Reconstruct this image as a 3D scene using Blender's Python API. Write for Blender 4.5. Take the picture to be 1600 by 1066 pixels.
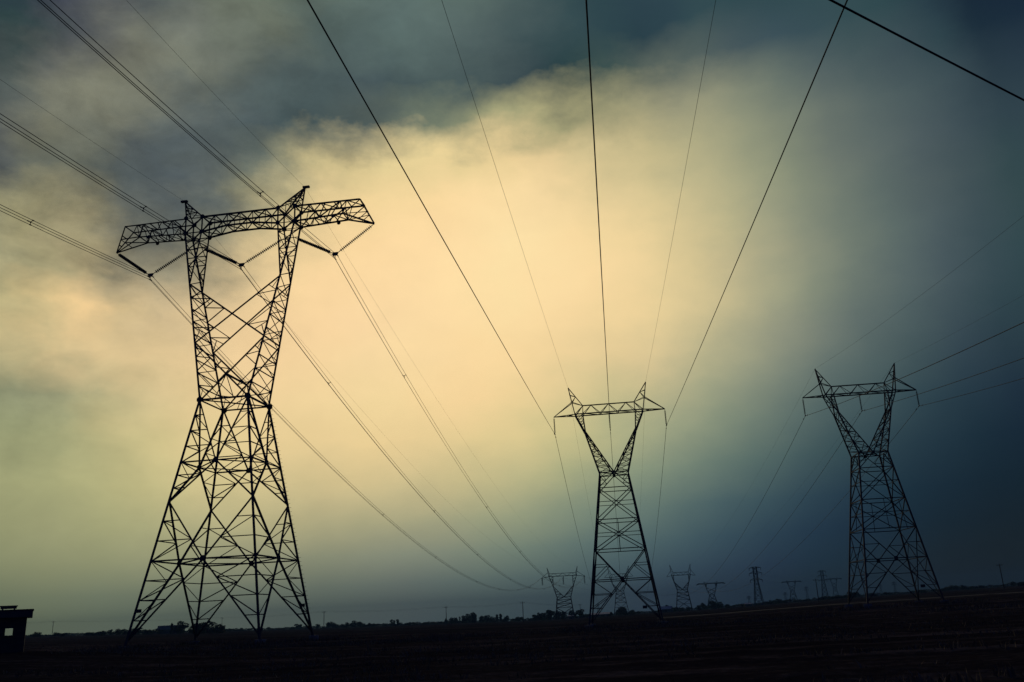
import bpy, math, random
from math import radians as R, sin, cos, pi
from mathutils import Vector as V, Matrix, noise

scene = bpy.context.scene
for o in list(bpy.data.objects):
    bpy.data.objects.remove(o)
COL = scene.collection
random.seed(11)

# ------------------------------------------------------------------ camera
EYE = V((0, 0, 1.6))
cam_data = bpy.data.cameras.new('camera')
cam_data.sensor_width = 36
cam_data.lens = 36 * 1387.6 / 1600
cam_data.clip_start = .2
cam_data.clip_end = 12000
cam = bpy.data.objects.new('camera', cam_data)
COL.objects.link(cam)
PITCH, ROLL = R(17.138), R(2.911)
fwd = V((0, cos(PITCH), sin(PITCH)))
rt = V((1, 0, 0))
upv = rt.cross(fwd)
cx = rt * cos(ROLL) - upv * sin(ROLL)
cy = upv * cos(ROLL) + rt * sin(ROLL)
cam.matrix_world = Matrix(((cx.x, cy.x, -fwd.x, EYE.x), (cx.y, cy.y, -fwd.y, EYE.y), (cx.z, cy.z, -fwd.z, EYE.z), (0, 0, 0, 1)))
scene.camera = cam

# ------------------------------------------------------------------ view
scene.view_settings.view_transform = 'Standard'
scene.view_settings.look = 'None'
scene.view_settings.exposure = 0
scene.view_settings.gamma = 1
scene.view_settings.use_curve_mapping = False

# ------------------------------------------------------------------ storm sky
SUN_EL, SUN_BEARING = R(21), R(-6)
SKY_BEARINGS = [-60.0, -43.0, -32.5, -30.0, -27.5, -25.0, -22.5, -20.0, -17.5, -15.0, -12.5, -10.0, -7.5, -5.0, -2.5, 0.0, 2.5, 5.0, 7.5, 10.0, 12.5, 15.0, 17.5, 20.0, 22.5, 25.0, 27.5, 30.0, 32.5, 43.0, 60.0]
SKY_ROWS = [  # elevation (degrees), sRGB colours at those bearings; dark top corners include painted vignette
    (-6, [(20, 34, 80), (97, 107, 94), (112, 123, 99), (112, 123, 98), (114, 126, 102), (113, 125, 105), (107, 121, 105), (102, 116, 102), (96, 110, 101), (90, 105, 99), (84, 101, 97), (79, 96, 97), (74, 92, 96), (67, 88, 94), (60, 84, 91), (53, 78, 88), (45, 71, 83), (38, 65, 81), (31, 58, 78), (22, 50, 72), (13, 44, 66), (5, 39, 60), (3, 35, 53), (2, 31, 47), (3, 28, 42), (3, 25, 37), (3, 22, 34), (3, 22, 33), (3, 22, 34), (9, 26, 51), (20, 34, 80)]),
    (0, [(20, 34, 80), (97, 107, 94), (112, 123, 99), (112, 123, 98), (114, 126, 102), (113, 125, 105), (107, 121, 105), (102, 116, 102), (96, 110, 101), (90, 105, 99), (84, 101, 97), (79, 96, 97), (74, 92, 96), (67, 88, 94), (60, 84, 91), (53, 78, 88), (45, 71, 83), (38, 65, 81), (31, 58, 78), (22, 50, 72), (13, 44, 66), (5, 39, 60), (3, 35, 53), (2, 31, 47), (3, 28, 42), (3, 25, 37), (3, 22, 34), (3, 22, 33), (3, 22, 34), (9, 26, 51), (20, 34, 80)]),
    (1, [(20, 34, 80), (97, 107, 94), (112, 123, 99), (112, 123, 98), (114, 126, 102), (112, 125, 105), (107, 121, 105), (102, 116, 102), (96, 110, 101), (90, 105, 99), (84, 101, 97), (81, 98, 97), (77, 95, 97), (72, 92, 96), (66, 89, 94), (60, 84, 92), (52, 78, 88), (45, 71, 86), (37, 64, 83), (29, 57, 78), (19, 49, 71), (9, 42, 64), (3, 38, 57), (2, 34, 51), (3, 29, 44), (3, 25, 38), (3, 23, 34), (3, 22, 34), (3, 22, 34), (9, 26, 51), (20, 34, 80)]),
    (2.2, [(20, 34, 80), (101, 110, 95), (116, 126, 100), (116, 126, 100), (120, 130, 104), (120, 131, 108), (118, 129, 108), (115, 126, 108), (112, 123, 107), (108, 120, 106), (104, 117, 106), (102, 116, 108), (99, 113, 108), (93, 111, 108), (87, 108, 106), (80, 103, 104), (71, 96, 100), (61, 88, 97), (52, 79, 93), (42, 70, 88), (31, 59, 80), (19, 48, 72), (7, 43, 64), (2, 37, 56), (3, 32, 48), (3, 27, 41), (3, 24, 36), (3, 23, 35), (3, 23, 35), (8, 26, 52), (20, 34, 80)]),
    (4, [(20, 34, 80), (121, 126, 102), (141, 145, 110), (141, 146, 110), (147, 151, 114), (151, 155, 118), (153, 156, 121), (151, 155, 122), (150, 152, 122), (147, 150, 122), (142, 147, 121), (139, 145, 123), (135, 143, 124), (129, 139, 122), (122, 136, 120), (112, 130, 117), (99, 120, 113), (86, 110, 109), (74, 100, 104), (62, 89, 98), (48, 76, 90), (34, 62, 80), (21, 50, 71), (11, 41, 62), (4, 35, 54), (2, 30, 46), (3, 26, 40), (3, 25, 38), (3, 25, 37), (8, 28, 53), (20, 34, 80)]),
    (6, [(20, 34, 80), (137, 140, 109), (158, 161, 118), (159, 161, 118), (167, 168, 124), (174, 174, 127), (179, 177, 130), (183, 178, 133), (183, 177, 133), (181, 175, 132), (177, 171, 131), (175, 171, 132), (172, 169, 132), (167, 166, 131), (159, 163, 129), (149, 157, 127), (133, 146, 123), (117, 135, 119), (102, 123, 114), (87, 110, 107), (71, 96, 100), (55, 81, 90), (40, 66, 80), (27, 53, 70), (16, 45, 61), (11, 37, 53), (6, 31, 46), (4, 28, 42), (4, 28, 42), (10, 30, 56), (20, 34, 80)]),
    (8.5, [(20, 34, 80), (143, 146, 112), (166, 168, 122), (167, 168, 122), (177, 177, 128), (191, 186, 133), (203, 194, 139), (213, 199, 144), (216, 200, 145), (216, 198, 145), (214, 195, 143), (214, 195, 143), (211, 194, 143), (207, 192, 141), (201, 190, 140), (192, 186, 138), (176, 177, 133), (159, 165, 129), (140, 153, 126), (123, 139, 120), (105, 124, 112), (86, 108, 103), (68, 91, 93), (52, 76, 82), (40, 63, 73), (28, 51, 64), (18, 41, 55), (13, 34, 50), (12, 34, 50), (15, 34, 60), (20, 34, 80)]),
    (11, [(20, 34, 80), (135, 139, 110), (156, 160, 119), (157, 161, 120), (169, 170, 125), (195, 187, 135), (216, 201, 144), (230, 209, 151), (236, 212, 154), (239, 212, 154), (239, 211, 153), (239, 211, 152), (238, 210, 152), (235, 209, 151), (231, 208, 149), (224, 205, 147), (209, 197, 142), (192, 187, 138), (175, 176, 135), (157, 163, 131), (137, 148, 124), (116, 131, 116), (94, 112, 106), (74, 94, 95), (59, 80, 85), (45, 67, 76), (34, 55, 67), (25, 44, 59), (25, 44, 58), (24, 42, 65), (20, 34, 80)]),
    (13.5, [(20, 34, 80), (124, 128, 107), (144, 148, 115), (145, 148, 115), (156, 156, 120), (194, 182, 135), (218, 198, 146), (232, 207, 152), (242, 213, 157), (246, 216, 159), (246, 217, 159), (245, 217, 158), (246, 217, 158), (249, 216, 157), (248, 215, 156), (242, 213, 154), (229, 206, 150), (216, 199, 146), (204, 192, 143), (188, 181, 140), (167, 168, 134), (145, 151, 127), (121, 132, 118), (97, 112, 107), (78, 96, 96), (63, 82, 86), (49, 67, 77), (38, 57, 67), (36, 56, 65), (32, 51, 69), (20, 34, 80)]),
    (16, [(20, 34, 80), (152, 144, 114), (173, 165, 124), (185, 172, 128), (210, 187, 139), (220, 195, 145), (227, 200, 150), (234, 205, 153), (245, 212, 159), (250, 216, 161), (251, 218, 162), (250, 219, 163), (251, 220, 163), (253, 220, 162), (254, 220, 161), (252, 219, 160), (244, 214, 157), (235, 209, 154), (228, 204, 151), (214, 196, 148), (193, 184, 142), (170, 168, 135), (145, 149, 127), (118, 128, 116), (96, 110, 106), (78, 95, 96), (62, 79, 85), (48, 68, 75), (43, 65, 71), (37, 58, 73), (20, 34, 80)]),
    (18.5, [(20, 34, 80), (165, 154, 118), (187, 175, 128), (220, 195, 141), (247, 211, 152), (211, 188, 141), (208, 185, 142), (219, 193, 147), (240, 208, 156), (250, 215, 161), (254, 218, 163), (254, 219, 165), (254, 221, 165), (255, 222, 165), (255, 223, 165), (255, 224, 165), (253, 221, 163), (248, 217, 160), (242, 214, 157), (229, 207, 153), (211, 195, 147), (188, 180, 140), (161, 162, 132), (133, 141, 121), (109, 121, 111), (88, 103, 102), (71, 87, 92), (56, 75, 81), (47, 70, 75), (41, 62, 76), (20, 34, 80)]),
    (21, [(20, 34, 80), (132, 131, 108), (154, 151, 117), (173, 164, 124), (183, 169, 129), (153, 146, 120), (153, 146, 121), (179, 166, 132), (226, 200, 150), (246, 213, 158), (254, 218, 162), (255, 220, 164), (255, 221, 165), (255, 222, 165), (255, 224, 166), (255, 226, 167), (255, 224, 166), (253, 221, 163), (246, 217, 160), (234, 210, 155), (217, 199, 148), (194, 183, 141), (167, 165, 133), (140, 145, 123), (115, 126, 113), (93, 108, 104), (77, 92, 95), (62, 79, 84), (51, 72, 75), (44, 63, 76), (20, 34, 80)]),
    (23.5, [(20, 34, 80), (125, 124, 105), (142, 140, 112), (166, 159, 120), (153, 147, 116), (108, 111, 102), (101, 107, 102), (133, 133, 114), (196, 180, 138), (230, 204, 151), (247, 215, 158), (253, 218, 161), (255, 220, 163), (255, 221, 164), (255, 224, 166), (255, 227, 169), (254, 225, 167), (250, 220, 162), (242, 215, 158), (229, 207, 153), (209, 194, 146), (185, 179, 138), (159, 160, 130), (135, 142, 121), (113, 124, 112), (95, 109, 104), (80, 94, 95), (65, 81, 85), (50, 71, 75), (43, 62, 76), (20, 34, 80)]),
    (26, [(20, 34, 80), (62, 69, 82), (74, 80, 83), (101, 105, 94), (107, 111, 98), (85, 94, 93), (80, 90, 93), (99, 106, 100), (145, 143, 115), (196, 181, 135), (234, 207, 151), (243, 214, 155), (248, 217, 158), (252, 219, 160), (254, 222, 164), (254, 224, 166), (248, 219, 163), (238, 212, 157), (228, 206, 153), (216, 199, 148), (198, 187, 142), (177, 173, 135), (154, 157, 127), (131, 139, 118), (110, 120, 110), (93, 106, 103), (78, 92, 95), (63, 79, 85), (48, 66, 74), (39, 56, 73), (20, 34, 80)]),
    (28.5, [(20, 34, 80), (78, 82, 87), (91, 95, 91), (116, 117, 100), (104, 108, 97), (83, 91, 91), (80, 90, 92), (81, 92, 92), (92, 102, 95), (144, 142, 114), (196, 182, 134), (215, 196, 142), (225, 204, 147), (230, 208, 150), (234, 210, 152), (236, 209, 153), (228, 203, 150), (213, 195, 145), (205, 190, 142), (196, 184, 138), (183, 176, 135), (168, 166, 131), (147, 151, 124), (126, 134, 116), (104, 115, 107), (88, 102, 100), (75, 91, 93), (60, 77, 83), (40, 57, 67), (28, 44, 66), (20, 34, 80)]),
    (31, [(20, 34, 80), (65, 74, 81), (77, 86, 83), (107, 109, 97), (119, 120, 103), (110, 113, 100), (93, 100, 95), (81, 92, 92), (74, 87, 89), (68, 84, 86), (68, 84, 85), (76, 89, 86), (89, 100, 90), (106, 116, 98), (131, 136, 108), (161, 159, 119), (168, 163, 121), (159, 155, 116), (154, 151, 116), (156, 153, 120), (155, 153, 123), (147, 148, 122), (128, 135, 116), (106, 118, 108), (86, 100, 99), (72, 89, 91), (61, 78, 84), (47, 68, 75), (25, 43, 56), (18, 33, 59), (20, 34, 80)]),
    (33.5, [(20, 34, 80), (47, 70, 73), (45, 64, 65), (77, 82, 84), (101, 103, 96), (114, 116, 102), (110, 114, 101), (99, 106, 97), (85, 96, 92), (77, 91, 90), (72, 88, 89), (68, 84, 87), (66, 83, 86), (69, 86, 86), (66, 83, 84), (57, 74, 78), (47, 67, 72), (39, 64, 68), (58, 79, 77), (84, 96, 89), (87, 99, 93), (83, 97, 94), (70, 87, 91), (59, 80, 88), (56, 78, 85), (52, 76, 81), (47, 72, 77), (37, 57, 68), (22, 38, 53), (14, 29, 56), (20, 34, 80)]),
    (36, [(20, 34, 80), (41, 65, 70), (34, 45, 58), (58, 63, 75), (73, 79, 84), (87, 94, 91), (101, 107, 99), (107, 114, 101), (105, 113, 99), (92, 104, 95), (81, 97, 93), (82, 99, 96), (83, 101, 98), (85, 103, 100), (82, 99, 97), (74, 91, 91), (64, 83, 85), (52, 75, 79), (43, 67, 74), (39, 62, 71), (43, 66, 75), (49, 73, 79), (48, 73, 79), (47, 72, 78), (49, 74, 80), (49, 74, 79), (47, 72, 76), (37, 56, 68), (21, 37, 53), (11, 26, 52), (20, 34, 80)]),
    (38.5, [(20, 34, 80), (31, 49, 65), (35, 46, 58), (58, 62, 75), (73, 79, 83), (86, 93, 91), (97, 104, 97), (103, 111, 99), (103, 113, 99), (95, 108, 98), (88, 104, 98), (88, 105, 100), (89, 107, 103), (92, 110, 104), (89, 107, 102), (80, 98, 96), (68, 87, 88), (53, 76, 80), (45, 69, 75), (44, 66, 76), (45, 68, 77), (48, 72, 78), (48, 73, 79), (47, 72, 79), (48, 74, 80), (49, 75, 80), (47, 72, 76), (37, 56, 68), (21, 37, 53), (11, 26, 52), (20, 34, 80)]),
    (42, [(20, 34, 80), (26, 39, 62), (34, 45, 58), (58, 62, 75), (73, 79, 84), (84, 92, 90), (96, 103, 97), (102, 110, 99), (103, 112, 99), (94, 107, 98), (88, 103, 97), (87, 105, 100), (88, 106, 102), (91, 109, 104), (89, 106, 102), (80, 97, 95), (68, 87, 88), (53, 76, 80), (45, 69, 76), (44, 66, 76), (45, 67, 77), (48, 72, 79), (47, 72, 79), (46, 71, 78), (48, 74, 80), (48, 74, 79), (47, 71, 76), (37, 56, 68), (21, 37, 53), (11, 26, 52), (20, 34, 80)]),
    (55, [(20, 34, 80), (25, 39, 69), (28, 40, 70), (44, 50, 77), (53, 61, 82), (63, 70, 85), (71, 78, 89), (75, 83, 90), (76, 85, 90), (69, 81, 89), (65, 79, 89), (64, 79, 91), (65, 81, 92), (67, 83, 93), (66, 81, 92), (59, 74, 88), (50, 67, 84), (40, 59, 80), (35, 55, 78), (34, 53, 78), (35, 54, 78), (37, 57, 79), (37, 57, 79), (36, 57, 79), (37, 58, 80), (37, 58, 80), (36, 56, 78), (30, 47, 74), (21, 36, 68), (14, 29, 62), (20, 34, 80)]),
    (90, [(20, 34, 80), (20, 34, 80), (20, 34, 80), (20, 34, 80), (20, 34, 80), (20, 34, 80), (20, 34, 80), (20, 34, 80), (20, 34, 80), (20, 34, 80), (20, 34, 80), (20, 34, 80), (20, 34, 80), (20, 34, 80), (20, 34, 80), (20, 34, 80), (20, 34, 80), (20, 34, 80), (20, 34, 80), (20, 34, 80), (20, 34, 80), (20, 34, 80), (20, 34, 80), (20, 34, 80), (20, 34, 80), (20, 34, 80), (20, 34, 80), (20, 34, 80), (20, 34, 80), (20, 34, 80), (20, 34, 80)]),  # unseen sky overhead and sideways, deepened to navy to tint ground and steel
]


def lin(h):
    out = []
    for v in h:
        c = v / 255
        out.append(c / 12.92 if c < .04045 else ((c + .055) / 1.055) ** 2.4)
    return out + [1]


class Nodes:
    def __init__(s, tree):
        s.t = tree
        tree.nodes.clear()

    def add(s, kind, **kw):
        n = s.t.nodes.new(kind)
        for k, v in kw.items():
            setattr(n, k, v)
        return n

    def link(s, a, b):
        s.t.links.new(a, b)

    def math(s, op, a, b=None, c=None, clamp=False):
        n = s.add('ShaderNodeMath', operation=op, use_clamp=clamp)
        for i, x in enumerate((a, b, c)):
            if x is None:
                continue
            if isinstance(x, (int, float)):
                n.inputs[i].default_value = x
            else:
                s.link(x, n.inputs[i])
        return n.outputs[0]

    def mix(s, f, a, b, blend='MIX'):
        n = s.add('ShaderNodeMix', data_type='RGBA', blend_type=blend)
        for i, x in ((0, f), (6, a), (7, b)):
            if isinstance(x, (int, float)):
                n.inputs[i].default_value = x
            elif isinstance(x, (list, tuple)):
                n.inputs[i].default_value = x
            else:
                s.link(x, n.inputs[i])
        return n.outputs[2]

    def noise(s, vec, scale, detail=5, rough=.55, lac=2.0, dist=0.):
        n = s.add('ShaderNodeTexNoise')
        n.inputs['Scale'].default_value = scale
        n.inputs['Detail'].default_value = detail
        n.inputs['Roughness'].default_value = rough
        n.inputs['Lacunarity'].default_value = lac
        n.inputs['Distortion'].default_value = dist
        s.link(vec, n.inputs['Vector'])
        return n


world = bpy.data.worlds.new('World')
scene.world = world
world.use_nodes = True
N = Nodes(world.node_tree)
tc = N.add('ShaderNodeTexCoord')
nrm = N.add('ShaderNodeVectorMath', operation='NORMALIZE')
N.link(tc.outputs['Generated'], nrm.inputs[0])
stretch = N.add('ShaderNodeVectorMath', operation='MULTIPLY')
stretch.inputs[1].default_value = (1, 1, 1.7)
N.link(nrm.outputs[0], stretch.inputs[0])
cloudv = stretch.outputs[0]
warp = N.noise(cloudv, 3.2, 4, .5)
warp2 = N.noise(cloudv, 12.0, 9, .58)
sep = N.add('ShaderNodeSeparateXYZ')
N.link(nrm.outputs[0], sep.inputs[0])
sw = N.add('ShaderNodeSeparateXYZ')
N.link(warp.outputs['Color'], sw.inputs[0])
sw2 = N.add('ShaderNodeSeparateXYZ')
N.link(warp2.outputs['Color'], sw2.inputs[0])
az = N.math('MULTIPLY', N.math('ARCTAN2', sep.outputs[0], sep.outputs[1]), 180 / pi)
el = N.math('MULTIPLY', N.math('ARCSINE', sep.outputs[2]), 180 / pi)
# clouds are more torn the higher they stand above the rain haze at the horizon
torn = N.math('MULTIPLY_ADD', el, 1 / 18, -.08, clamp=True)
def wob(big, small, kb, ks):
    a = N.math('MULTIPLY', N.math('SUBTRACT', big, .5), kb)
    b = N.math('MULTIPLY', N.math('SUBTRACT', small, .5), ks)
    return N.math('MULTIPLY', N.math('ADD', a, b), torn_edge)
calm = N.add('ShaderNodeMapRange', interpolation_type='SMOOTHSTEP', clamp=True)     # rain veil on the right: edges hardly torn
calm.inputs[1].default_value = 20
calm.inputs[2].default_value = 6
calm.inputs[3].default_value = .35
calm.inputs[4].default_value = 1.0
N.link(az, calm.inputs[0])
torn_edge = N.math('MULTIPLY', torn, calm.outputs[0])
az_w = N.math('ADD', az, wob(sw.outputs[0], sw2.outputs[0], 2.5, 7))
el_w = N.math('ADD', el, wob(sw.outputs[1], sw2.outputs[1], 1.5, 5.2))
pos = N.math('MULTIPLY_ADD', az_w, 1 / 120, .5, clamp=True)
col = None
prev_el = None
for e, row in SKY_ROWS:
    ramp = N.add('ShaderNodeValToRGB')
    cr = ramp.color_ramp
    cr.interpolation = 'LINEAR'
    hx = row
    for i, h in enumerate(hx):
        p = (SKY_BEARINGS[i] + 60) / 120
        if i == 0:
            st = cr.elements[0]
            st.position = 0
        elif i == len(hx) - 1:
            st = cr.elements[len(cr.elements) - 1]
            st.position = 1
        else:
            st = cr.elements.new(p)
        st.color = lin(h)
    N.link(pos, ramp.inputs[0])
    if col is None:
        col = ramp.outputs[0]
    else:
        mr = N.add('ShaderNodeMapRange', interpolation_type='LINEAR', clamp=True)
        mr.inputs[1].default_value = prev_el
        mr.inputs[2].default_value = e
        N.link(el_w, mr.inputs[0])
        col = N.mix(mr.outputs[0], col, ramp.outputs[0])
    prev_el = e
# cloud texture
d1 = N.noise(cloudv, 5.0, 7, .55, dist=.35)
d2 = N.noise(cloudv, 17.0, 8, .62, dist=.3)
tex = N.math('ADD', N.math('MULTIPLY', N.math('SUBTRACT', d1.outputs[0], .5), .85), N.math('MULTIPLY', N.math('SUBTRACT', d2.outputs[0], .5), .6))
smooth = N.add('ShaderNodeMapRange', interpolation_type='SMOOTHSTEP', clamp=True)   # the veil on the right is smoother than the torn cloud on the left
smooth.inputs[1].default_value = 12
smooth.inputs[2].default_value = -27
smooth.inputs[3].default_value = .09
smooth.inputs[4].default_value = 1.7
N.link(az, smooth.inputs[0])
lum = N.add('ShaderNodeSeparateColor')
N.link(col, lum.inputs[0])
thick = N.add('ShaderNodeMapRange', clamp=True)      # thick dark cloud shows more relief than the bright break
thick.inputs[1].default_value = .32
thick.inputs[2].default_value = .85
thick.inputs[3].default_value = 1.0
thick.inputs[4].default_value = .22
N.link(lum.outputs[0], thick.inputs[0])
tex = N.math('MULTIPLY_ADD', N.math('MULTIPLY', N.math('MULTIPLY', tex, smooth.outputs[0]), thick.outputs[0]), torn, 1.0)
vm = N.add('ShaderNodeVectorMath', operation='SCALE')
N.link(col, vm.inputs[0])
N.link(tex, vm.inputs['Scale'])
cloud_bg = N.add('ShaderNodeBackground')
N.link(vm.outputs[0], cloud_bg.inputs[0])
cloud_bg.inputs[1].default_value = 1
sky = N.add('ShaderNodeTexSky', sky_type='NISHITA')
sky.sun_disc = False
sky.sun_elevation = SUN_EL
sky.sun_rotation = SUN_BEARING
sky_bg = N.add('ShaderNodeBackground')
sky_bg.inputs[1].default_value = .05
N.link(sky.outputs[0], sky_bg.inputs[0])
mixs = N.add('ShaderNodeMixShader')
mixs.inputs[0].default_value = .985      # overcast: almost none of the clear sky comes through
N.link(sky_bg.outputs[0], mixs.inputs[1])
N.link(cloud_bg.outputs[0], mixs.inputs[2])
wout = N.add('ShaderNodeOutputWorld')
N.link(mixs.outputs[0], wout.inputs[0])

# ------------------------------------------------------------------ veiled sun behind the cloud break
sl = bpy.data.lights.new('sun', 'SUN')
sl.energy = .15
sl.angle = R(14)
sl.color = (1, .88, .68)
sun = bpy.data.objects.new('sun', sl)
sdir = V((sin(SUN_BEARING) * cos(SUN_EL), cos(SUN_BEARING) * cos(SUN_EL), sin(SUN_EL)))
sun.rotation_euler = sdir.to_track_quat('Z', 'Y').to_euler()
sun.location = sdir * 300
COL.objects.link(sun)


# ------------------------------------------------------------------ materials
def material(name, c1, c2, scale, rough=.8, metal=0., bump=0., stretch=(1, 1, 1), detail=5, coords='Object'):
    m = bpy.data.materials.new(name)
    m.use_nodes = True
    n = Nodes(m.node_tree)
    t = n.add('ShaderNodeTexCoord')
    mp = n.add('ShaderNodeMapping')
    mp.inputs['Scale'].default_value = stretch
    n.link(t.outputs[coords], mp.inputs[0])
    nz = n.noise(mp.outputs[0], scale, detail, .6)
    rp = n.add('ShaderNodeValToRGB')
    rp.color_ramp.elements[0].position = .35
    rp.color_ramp.elements[1].position = .68
    rp.color_ramp.elements[0].color = (*c1, 1)
    rp.color_ramp.elements[1].color = (*c2, 1)
    n.link(nz.outputs[0], rp.inputs[0])
    b = n.add('ShaderNodeBsdfPrincipled')
    n.link(rp.outputs[0], b.inputs['Base Color'])
    b.inputs['Roughness'].default_value = rough
    b.inputs['Metallic'].default_value = metal
    if bump:
        bp = n.add('ShaderNodeBump')
        bp.inputs['Strength'].default_value = bump
        n.link(nz.outputs[0], bp.inputs['Height'])
        n.link(bp.outputs[0], b.inputs['Normal'])
    o = n.add('ShaderNodeOutputMaterial')
    n.link(b.outputs[0], o.inputs[0])
    return m


M_STEEL = material('weathered_steel', (.016, .019, .034), (.03, .034, .052), 2.5, .75)
M_FAR = material('distant_steel', (.016, .019, .034), (.028, .032, .05), .2, .8)
M_WIRE = material('aluminium_wire', (.018, .02, .034), (.03, .034, .05), 1.0, .7)
M_PORC = material('brown_porcelain', (.03, .022, .02), (.05, .035, .03), 6, .35)
M_CONC = material('concrete', (.16, .155, .14), (.26, .25, .23), 4, .9, bump=.2)
M_WOOD = material('creosoted_wood', (.03, .022, .016), (.06, .045, .035), 3, .9, stretch=(8, 8, .5))
M_BLOCK = material('dark_boards', (.03, .028, .03), (.06, .05, .045), 1.6, .9, stretch=(1, 1, 3))
M_ROOF = material('tin_roof', (.035, .035, .045), (.065, .06, .065), 2.5, .7)
M_PALE = material('pale_sheet_roof', (.25, .27, .28), (.42, .43, .42), .6, .6)
M_SHEDWALL = material('shed_wall', (.06, .06, .06), (.1, .1, .1), .6, .9)
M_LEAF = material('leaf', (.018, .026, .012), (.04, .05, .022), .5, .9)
M_BARK = material('bark', (.03, .024, .018), (.06, .05, .04), 4, .95)
M_STRAW = material('dry_grass', (.08, .055, .03), (.26, .17, .09), .35, .95, coords='Object')
M_TRACK = material('dirt_track', (.035, .026, .022), (.075, .054, .04), .3, .95, stretch=(.2, 1, 1))

m = bpy.data.materials.new('ploughed_field')
m.use_nodes = True
n = Nodes(m.node_tree)
t = n.add('ShaderNodeTexCoord')
mp = n.add('ShaderNodeMapping')
mp.inputs['Rotation'].default_value = (0, 0, R(4))
mp.inputs['Scale'].default_value = (.12, 1, 1)
n.link(t.outputs['Object'], mp.inputs[0])
rows = n.noise(mp.outputs[0], .55, 7, .65)
patch = n.noise(t.outputs['Object'], .03, 4, .55)
clod = n.noise(t.outputs['Object'], 3.0, 6, .65)
f = n.math('ADD', n.math('MULTIPLY', rows.outputs[0], .55), n.math('MULTIPLY', patch.outputs[0], .3))
f = n.math('ADD', f, n.math('MULTIPLY', clod.outputs[0], .25))
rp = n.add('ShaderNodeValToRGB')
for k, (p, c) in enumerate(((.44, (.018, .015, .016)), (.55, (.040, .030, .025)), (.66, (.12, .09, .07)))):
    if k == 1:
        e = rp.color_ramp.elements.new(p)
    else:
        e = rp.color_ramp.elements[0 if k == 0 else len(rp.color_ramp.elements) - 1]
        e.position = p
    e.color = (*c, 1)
n.link(f, rp.inputs[0])
b = n.add('ShaderNodeBsdfPrincipled')
b.inputs['Roughness'].default_value = 1
b.inputs['Specular IOR Level'].default_value = 0
n.link(rp.outputs[0], b.inputs['Base Color'])
bp = n.add('ShaderNodeBump')
bp.inputs['Strength'].default_value = .8
bp.inputs['Distance'].default_value = .12
n.link(clod.outputs[0], bp.inputs['Height'])
n.link(bp.outputs[0], b.inputs['Normal'])
o = n.add('ShaderNodeOutputMaterial')
n.link(b.outputs[0], o.inputs[0])
M_FIELD = m


# ------------------------------------------------------------------ object helpers
def tag(o, label=None, cat=None, group=None, kind=None):
    for k, v in (('label', label), ('category', cat), ('group', group), ('kind', kind)):
        if v:
            o[k] = v
    return o


def thing(name, label, cat, loc=(0, 0, 0), rz=0., group=None):
    o = bpy.data.objects.new(name, None)
    o.empty_display_size = .3
    COL.objects.link(o)
    o.location = loc
    o.rotation_euler = (0, 0, rz)
    return tag(o, label, cat, group)


def link_mesh(name, me, parent=None):
    o = bpy.data.objects.new(name, me)
    COL.objects.link(o)
    if parent:
        o.parent = parent
    return o


def frame_of(p, q):
    d = (q - p)
    z = d.normalized()
    a = V((0, 0, 1)) if abs(z.z) < .95 else V((0, 1, 0))
    x = a.cross(z).normalized()
    y = z.cross(x)
    return x, y, z, d.length


ANGLE = [(-.5, -.5), (.5, -.5), (.5, -.36), (-.36, -.36), (-.36, .5), (-.5, .5)]   # rolled L section


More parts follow.
